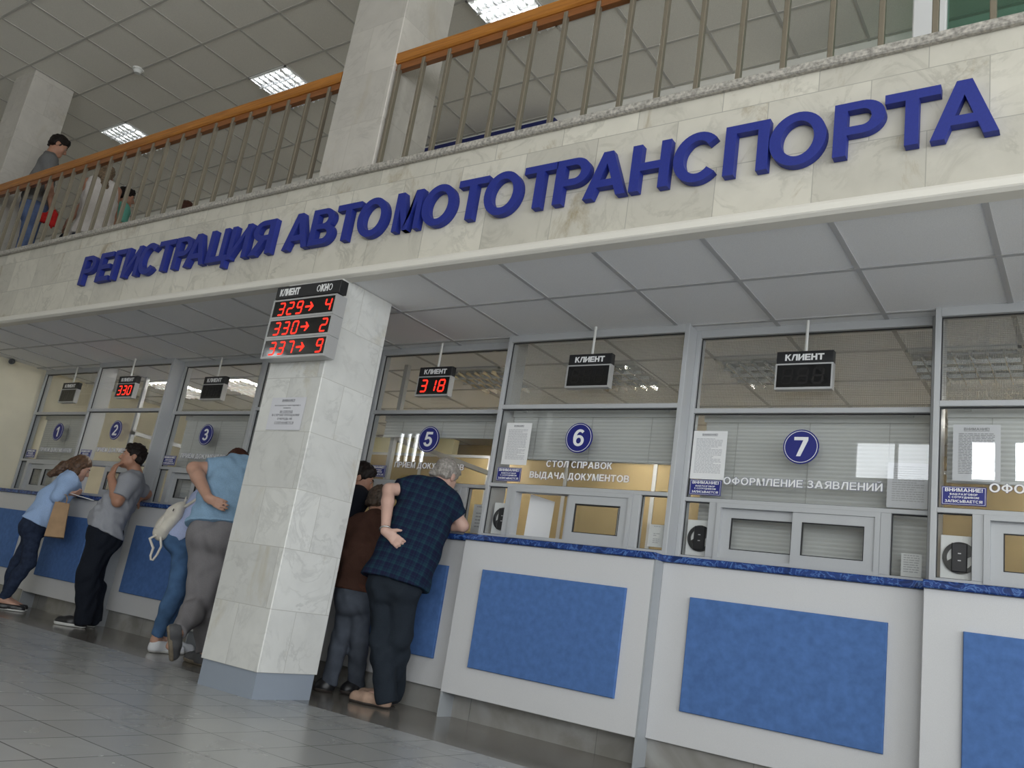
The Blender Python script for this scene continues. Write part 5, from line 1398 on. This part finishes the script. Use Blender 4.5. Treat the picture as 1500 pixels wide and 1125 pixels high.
o = MB().add([(pp + F3 * a + L3 * b + ZU * c) for a, b, c in ((-.09, -.05, 0.0), (.13, -.05, -.03), (.13, .16, -.03), (-.09, .16, 0.0), (-.09, -.05, .004), (.13, -.05, -.022), (.13, .16, -.022), (-.09, .16, .004))],
             [(3, 2, 1, 0), (4, 5, 6, 7), (0, 1, 5, 4), (1, 2, 6, 5), (2, 3, 7, 6), (3, 0, 4, 7)]).build('paper_sheets', M['paper'])
tag(o, 'white sheets of paper held by the bending woman over the counter', 'paper')
# kraft paper bag hanging from her right forearm
er = np.array(J['er'])
bt = thing('paper_bag', tuple(er), 'brown kraft paper bag hanging from the arm of the bending woman', 'bag')
bm_ = MB(); ctr = er + F3 * 0.06 - L3 * 0.035 - ZU * 0.045
hw, hd_, ht = 0.062, 0.05, 0.325
def bagp(a, b, c): return ctr + F3 * a + L3 * b - ZU * c + F3 * (0.012 * c / ht)
top = [bagp(-hw, 0.0, 0), bagp(hw, 0.0, 0), bagp(hw, 0.04, 0), bagp(-hw, 0.04, 0)]
midp = [bagp(-hw * 1.15, -0.015, 0.15), bagp(hw * 1.1, -0.015, 0.15), bagp(hw * 1.1, 0.06, 0.15), bagp(-hw * 1.15, 0.06, 0.15)]
bot = [bagp(-hw * 1.3, -0.025, ht), bagp(hw * 1.35, -0.025, ht - 0.012), bagp(hw * 1.25, 0.075, ht), bagp(-hw * 1.3, 0.075, ht + 0.004)]
vs = top + midp + bot
fs = []
for r_ in (0, 4):
    for i in range(4): fs.append((r_ + i, r_ + (i + 1) % 4, r_ + 4 + (i + 1) % 4, r_ + 4 + i))
fs.append((8, 9, 10, 11)); fs.append((3, 2, 1, 0))
bm_.add(vs, fs); bm_.build('paper_body', M['kraft'], bt)
for b in (0.0, 0.04):
    MB().tube([bagp(-0.03, b, 0.01), bagp(-0.03, b, -0.04), bagp(-0.012, b + (0.02 - b) * .6, -0.075), bagp(0.012, b + (0.02 - b) * .6, -0.075), bagp(0.03, b, -0.04), bagp(0.03, b, 0.01)], 0.0035, 6).build('handle', M['kraft'], bt, smooth=True)

# ---- man in the grey T-shirt leaning back on the counter
J = dict(POSES['grey']); FF = (-0.72, -0.69)
J['ql'] = (-7.14, -0.21, 0); J['tl'] = (-7.14 - 0.26 * 0.80, -0.21 - 0.26 * 0.60, 0); J['qr'] = (-7.27, -0.05, 0); J['tr'] = (-7.27 - 0.26 * 0.80, -0.05 - 0.26 * 0.60, 0)
F3 = unit((*J['F'], 0)); L3 = np.array((-F3[1], F3[0], 0))
mouth = np.array(J['hd']) + F3 * 0.11 - ZU * 0.06
person('man in grey T-shirt and black trousers leaning on the counter, hand at his mouth', J,
       dict(skin=M['skin_tan'], girth=1.10, head=0.97, face=F3 + ZU * 0.04, shirt=M['grey_tee'], sleeve=0.78, shirt_e=0.014, flare=0.012, hem=np.array(J['pv']) + ZU * 0.035, hem_axis=ZU - F3 * 0.30, belly=0.085, fold=0.006,
            pants=M['black_trouser'], pants_e=0.02, knee_r=0.078, cuff_r=0.072, seat=0.10, cuff_x=0.05, pfold=0.007, shoe=M['shoe_black'], sole=M['sole_white'], sole_h=0.026,
            hair=M['hair_dark'], hair_e=0.005, arm=1.12, seed=5, hand=1.05, hand_l=dict(d=unit(mouth - np.array(J['wl'])) * 0.6 + ZU * 0.6, n=-F3 * 0.9 - L3 * 0.5, curl=0.5, side=1), hand_r=dict(curl=0.5)))

# ---- woman in jeans with the cream backpack
J = dict(POSES['jeans']); F3 = unit((*J['F'], 0)); L3 = np.array((-F3[1], F3[0], 0))
hd = np.array(J['hd']); nk = np.array(J['nk'])
person('woman in blue jeans and white trainers, mostly hidden behind the man in light blue', J,
       dict(skin=M['skin'], girth=0.86, head=0.92, face=F3 * 0.9 - ZU * 0.3, shirt=M['lavender'], sleeve=1.3, shirt_e=0.016, flare=0.014, hem=np.array(J['pv']) + ZU * 0.03 + F3 * 0.05, hem_axis=ZU * 1.0 - F3 * 0.9, fold=0.003,
            pants=M['jeans'], pants_e=0.006, knee_r=0.060, cuff_r=0.042, leg=0.98, seat=0.10, cuff=0.90, shoe=M['shoe_white'], sole=M['sole_white'], hair=M['hair_brown'], hair_style='long', strands=[[(hd - F3 * 0.08, 0.05), (nk - F3 * 0.1, 0.04)]], arm=0.88, bust=True, seed=8, hand=0.9))
pv = np.array(J['pv']); sr = np.array(J['sr'])
bk = thing('backpack', tuple(pv - F3 * 0.15), 'cream white backpack hanging low behind the woman in jeans', 'backpack')
bc = lerp(pv, nk, 0.20) - F3 * 0.16 - L3 * 0.07
ux = unit(nk - pv); fx = unit(F3 - ux * float(F3 @ ux))
def pack(f):
    f.ell(bc, (0.11, 0.06, 0.165), [L3, fx, ux], 0); f.cap(bc - ux * 0.10 - fx * 0.01, bc + ux * 0.05 - fx * 0.015, 0.06, 0.055, 0.04)
    f.folds(0.004, 4, 0.12)
simple_part('pack_body', pack, bc - 0.25, bc + 0.25, 0.006, M['canvas'], bk)
simple_part('front_pocket', lambda f: f.ell(bc - fx * 0.055 - ux * 0.05, (0.075, 0.028, 0.075), [L3, fx, ux], 0), bc - 0.2, bc + 0.2, 0.006, M['canvas'], bk)
MB().tube([bc + ux * 0.13 + fx * 0.02 - L3 * 0.05, bc + ux * 0.22 + fx * 0.06 - L3 * 0.075, lerp(bc + ux * 0.2, sr, 0.7) - L3 * 0.06 + ZU * 0.02, sr - L3 * 0.03 + ZU * 0.075 + F3 * 0.0], [0.013, 0.013, 0.013, 0.012], 8).build('shoulder_strap', M['canvas'], bk, smooth=True)
MB().tube([bc - ux * 0.13 - fx * 0.02 - L3 * 0.04, bc - ux * 0.19 - fx * 0.055 - L3 * 0.05, bc - ZU * 0.25 - fx * 0.085 - L3 * 0.05, bc - ZU * 0.31 - fx * 0.09 - L3 * 0.05, bc - ZU * 0.335 - fx * 0.08 - L3 * 0.05, bc - ZU * 0.33 - fx * 0.065 - L3 * 0.05, bc - ZU * 0.28 - fx * 0.045 - L3 * 0.05, bc - ZU * 0.21 - fx * 0.03 - L3 * 0.05, bc - ux * 0.14 - L3 * 0.06], [0.010, 0.011, 0.010, 0.009, 0.008, 0.008, 0.009, 0.009, 0.010], 8).build('hanging_strap', M['canvas'], bk, smooth=True)
MB().tube([bc + ux * 0.16 + L3 * 0.03, bc + ux * 0.2 + fx * -0.01, bc + ux * 0.16 - L3 * 0.03], 0.007, 8).build('grab_loop', M['canvas'], bk, smooth=True)
MB().tube([bc + L3 * 0.095 + ux * 0.06 - fx * 0.035, bc + ux * 0.12 - fx * 0.04, bc - L3 * 0.095 + ux * 0.06 - fx * 0.035], 0.004, 6).build('zip', M['black'], bk, smooth=True)

# ---- man in light blue with the raised foot
J = dict(POSES['blue']); F3 = unit((*J['F'], 0)); L3 = np.array((-F3[1], F3[0], 0))
person('man in light blue T-shirt and grey sweatpants beside the column, hand on his back', J,
       dict(skin=M['skin'], girth=1.04, head=0.96, face=F3 * 0.75 - ZU * 0.6, shirt=M['sky_tee'], sleeve=0.55, shirt_e=0.020, flare=0.026, hem=np.array(J['pv']) + ZU * 0.045, fold=0.006, arm=1.18,
            pants=M['sweat'], pants_e=0.018, knee_r=0.072, cuff_r=0.052, seat=0.095, cuff=0.97, pfold=0.006, shoe=M['shoe_grey'], sole=M['sole_brown'], sole_h=0.026, foot_w=1.05,
            shoe_up_l=unit(np.array(J['al']) - (np.array(J['ql']) + np.array(J['tl'])) / 2), hair=M['hair_red'], seed=12,
            hand_l=dict(d=-L3 * 0.85 - ZU * 0.25 - F3 * 0.22, n=F3 - L3 * 0.2, curl=0.5, side=-1, thumb=-L3 * 0.6 + ZU * 0.4), hand_r=dict(curl=0.5)))

# ---- dark bearded man behind the column
J = dict(POSES['dark']); F3 = unit((*J['F'], 0)); L3 = np.array((-F3[1], F3[0], 0))
person('bearded man in dark navy clothes half hidden behind the right side of the column', J,
       dict(skin=M['skin_tan'], girth=0.86, head=0.96, face=F3 * 0.95 - ZU * 0.32 - L3 * 0.35, shirt=M['dark_jacket'], shirt_name='jacket', sleeve=1.9, shirt_e=0.02, hem=np.array(J['pv']) - ZU * 0.02, collar=True,
            pants=M['dark_jeans'], pants_e=0.012, shoe=M['shoe_black'], sole=M['sole_dark'], hair=M['hair_dark'], beard=True, seed=14, hand_r=dict(curl=0.4), hand_l=dict(curl=0.4)))

# ---- boy in the brown jacket
J = dict(POSES['boy']); F3 = unit((*J['F'], 0)); L3 = np.array((-F3[1], F3[0], 0))
c = (np.array(J['sl']) + np.array(J['sr'])) / 2
J['sl'] = c + L3 * 0.135 + ZU * -0.01; J['sr'] = c - L3 * 0.135 + ZU * 0.01; J['el'] = np.array(J['el']) + L3 * 0.03
person('short person in brown jacket and grey jeans beside the man in plaid', J,
       dict(skin=M['skin'], girth=0.92, head=0.90, face=-L3 * 0.75 + F3 * 0.65 - ZU * 0.25, shirt=M['brown_jacket'], shirt_name='jacket', sleeve=1.9, shirt_e=0.016, hem=np.array(J['pv']) + ZU * 0.03, collar=True, waistband=M['brown_rib'], fold=0.006,
            pants=M['grey_jeans'], pants_e=0.010, knee_r=0.055, cuff_r=0.055, leg=0.85, cuff_x=0.03, seat=0.07, shoe=M['shoe_black'], sole=M['sole_dark'], hair=M['hair_ash'], hair_e=0.012, arm=0.85, seed=17, hand=0.85))

# ---- man in the plaid shirt
J = dict(POSES['plaid']); F3 = unit((*J['F'], 0)); L3 = np.array((-F3[1], F3[0], 0))
wl = np.array(J['wl']); el = np.array(J['el'])
_v = unit(np.array(J['nk']) - np.array(J['pv'])); _u = unit(np.array(J['sl']) - np.array(J['sr'])); M['plaid'] = plaid(unit(_u - _v * float(_u @ _v)), _v)
root, J7, P7, A7 = person('grey-haired man in navy plaid short-sleeved shirt leaning to window 5, hand on hip', J,
       dict(skin=M['skin_pale'], girth=1.06, head=0.98, face=F3 * 0.85 - L3 * 0.25 - ZU * 0.5, shirt=M['plaid'], sleeve=0.62, shirt_e=0.022, flare=0.03, hem=np.array(J['pv']) - ZU * 0.02, hem_axis=unit(np.array(J['nk']) - np.array(J['pv'])) * 0.6 + ZU * 0.4, collar=True, fold=0.0045, fold_wl=0.17,
            pants=M['charcoal'], pants_e=0.018, knee_r=0.070, cuff_r=0.066, cuff_x=0.055, seat=0.065, leg=0.95, pfold=0.006, shoe=M['shoe_beige'], sole=M['sole_dark'], sole_h=0.016, shoe_top=0.065, hair=M['hair_grey'], hair_e=0.006, arm=1.0, seed=21,
            hand_l=dict(d=-L3 * 0.75 + F3 * 0.12 - ZU * 0.45, n=-L3 * 0.2 - ZU * 0.3 + F3 * 0.9, curl=0.5, thumb=-L3 * 0.95 + ZU * 0.22 - F3 * 0.08, side=1), hand_r=dict(curl=0.5)))
d_ = unit(wl - el); wp = wl - d_ * 0.012
wt = MB(); ring_ = []
u_ = unit(np.cross(d_, F3)); v_ = np.cross(d_, u_)
wt.tube([wp + 0.0345 * (math.cos(a) * u_ + math.sin(a) * v_) for a in np.linspace(0, 2 * math.pi, 25)], 0.006, 8)
wt.build('watch', M['steel'], root, smooth=True)

# ---- people on the balcony
J = dict(POSES['rail'])
for k in ('ql', 'tl', 'qr', 'tr'): J[k] = (J[k][0], J[k][1], BFZ)
F3 = unit((*J['F'], 0)); L3 = np.array((-F3[1], F3[0], 0))
person('man in grey T-shirt and jeans standing at the balcony rail', J,
       dict(h=0.009, skin=M['skin_tan'], girth=1.04, head=0.97, face=F3 * 0.9 - ZU * 0.35, shirt=M['rail_tee'], sleeve=0.7, shirt_e=0.014, hem=np.array(J['pv']) + ZU * 0.03, pants=M['rail_jeans'], pants_e=0.014, seat=0.09, shoe=M['shoe_black'], sole=M['sole_white'], hair=M['hair_dark'], hair_e=0.006, seed=25, hand_r=dict(d=F3 * 0.3 - ZU, curl=1.0)))
wr = np.array(J['wr'])
rb = thing('folded_jacket', tuple(wr), 'red folded cloth held low by the man at the balcony rail', 'jacket')
simple_part('cloth_bundle', lambda f: (f.cap(wr - ZU * 0.06 + F3 * 0.02, wr - ZU * 0.13 - F3 * 0.04, 0.045, 0.055, 0.02), f.cap(wr - ZU * 0.06 + F3 * 0.05, wr - ZU * 0.17 + F3 * 0.05, 0.03, 0.035, 0.03), f.folds(0.008, 6, 0.05)), wr - 0.3, wr + 0.15, 0.008, M['red_cloth'], rb)

J = dict(POSES['white'])
for k in ('ql', 'tl', 'qr', 'tr'): J[k] = (J[k][0], J[k][1], BFZ)
F3 = unit((*J['F'], 0)); L3 = np.array((-F3[1], F3[0], 0))
c = (np.array(J['sl']) + np.array(J['sr'])) / 2; J['sl'] = c + L3 * 0.15; J['sr'] = c - L3 * 0.15
hd = np.array(J['hd']); nk = np.array(J['nk'])
person('woman in sleeveless white top with long hair behind the balcony balusters', J,
       dict(h=0.009, skin=M['skin_tan'], girth=0.98, head=0.92, face=F3 * 0.9 - ZU * 0.2 - L3 * 0.3, shirt=M['white_top'], sleeve=0.0, shirt_e=0.014, flare=0.01, hem=np.array(J['pv']) - ZU * 0.04, pants=M['dark_jeans'], pants_e=0.008, shoe=M['shoe_black'], sole=M['sole_dark'],
            hair=M['hair_blond'], hair_style='long', strands=[[(hd - F3 * 0.06, 0.06), (hd - F3 * 0.09 - ZU * 0.12, 0.05), (nk - F3 * 0.11 - ZU * 0.06 - L3 * 0.05, 0.03)]], arm=0.95, seed=28))
wl = np.array(J['wl'])
hb = thing('handbag', tuple(wl), 'dark patterned handbag with straps held by the woman in white', 'bag')
simple_part('bag_body', lambda f: f.ell(wl - ZU * 0.27, (0.13, 0.05, 0.12), [F3, L3, ZU], 0), wl - 0.5, wl + 0.2, 0.009, M['dark_jacket'], hb)
for q in (-0.04, 0.04):
    MB().tube([wl - ZU * 0.17 + F3 * q * 2, wl - ZU * 0.04 + F3 * q, wl + ZU * 0.0, wl - ZU * 0.04 - F3 * q * 0.3, wl - ZU * 0.17 + F3 * q * 1.5], 0.007, 6).build('strap', M['dark_jacket'], hb, smooth=True)

J = dict(POSES['mint'])
for k in ('ql', 'tl', 'qr', 'tr'): J[k] = (J[k][0], J[k][1], BFZ)
F3 = unit((*J['F'], 0)); L3 = np.array((-F3[1], F3[0], 0))
person('man in mint green T-shirt seen in profile behind the balcony balusters', J,
       dict(h=0.009, skin=M['skin_tan'], girth=1.0, head=0.96, face=F3 * 0.95 - ZU * 0.12, shirt=M['mint_tee'], sleeve=0.7, shirt_e=0.014, hem=np.array(J['pv']) + ZU * 0.02, pants=M['dark_jeans'], shoe=M['shoe_black'], sole=M['sole_dark'], hair=M['hair_dark'], seed=31))
J = dict(POSES['far'])
for k in ('ql', 'tl', 'qr', 'tr'): J[k] = (J[k][0], J[k][1], BFZ)
F3 = unit((*J['F'], 0))
person('person farther back on the balcony, only the crown of a brown-haired head showing', J,
       dict(h=0.011, skin=M['skin_tan'], head=0.96, face=F3, shirt=M['rail_tee'], sleeve=0.7, shirt_e=0.014, hem=np.array(J['pv']) + ZU * 0.02, pants=M['dark_jeans'], hair=M['hair_red'], face_parts=False, seed=34))
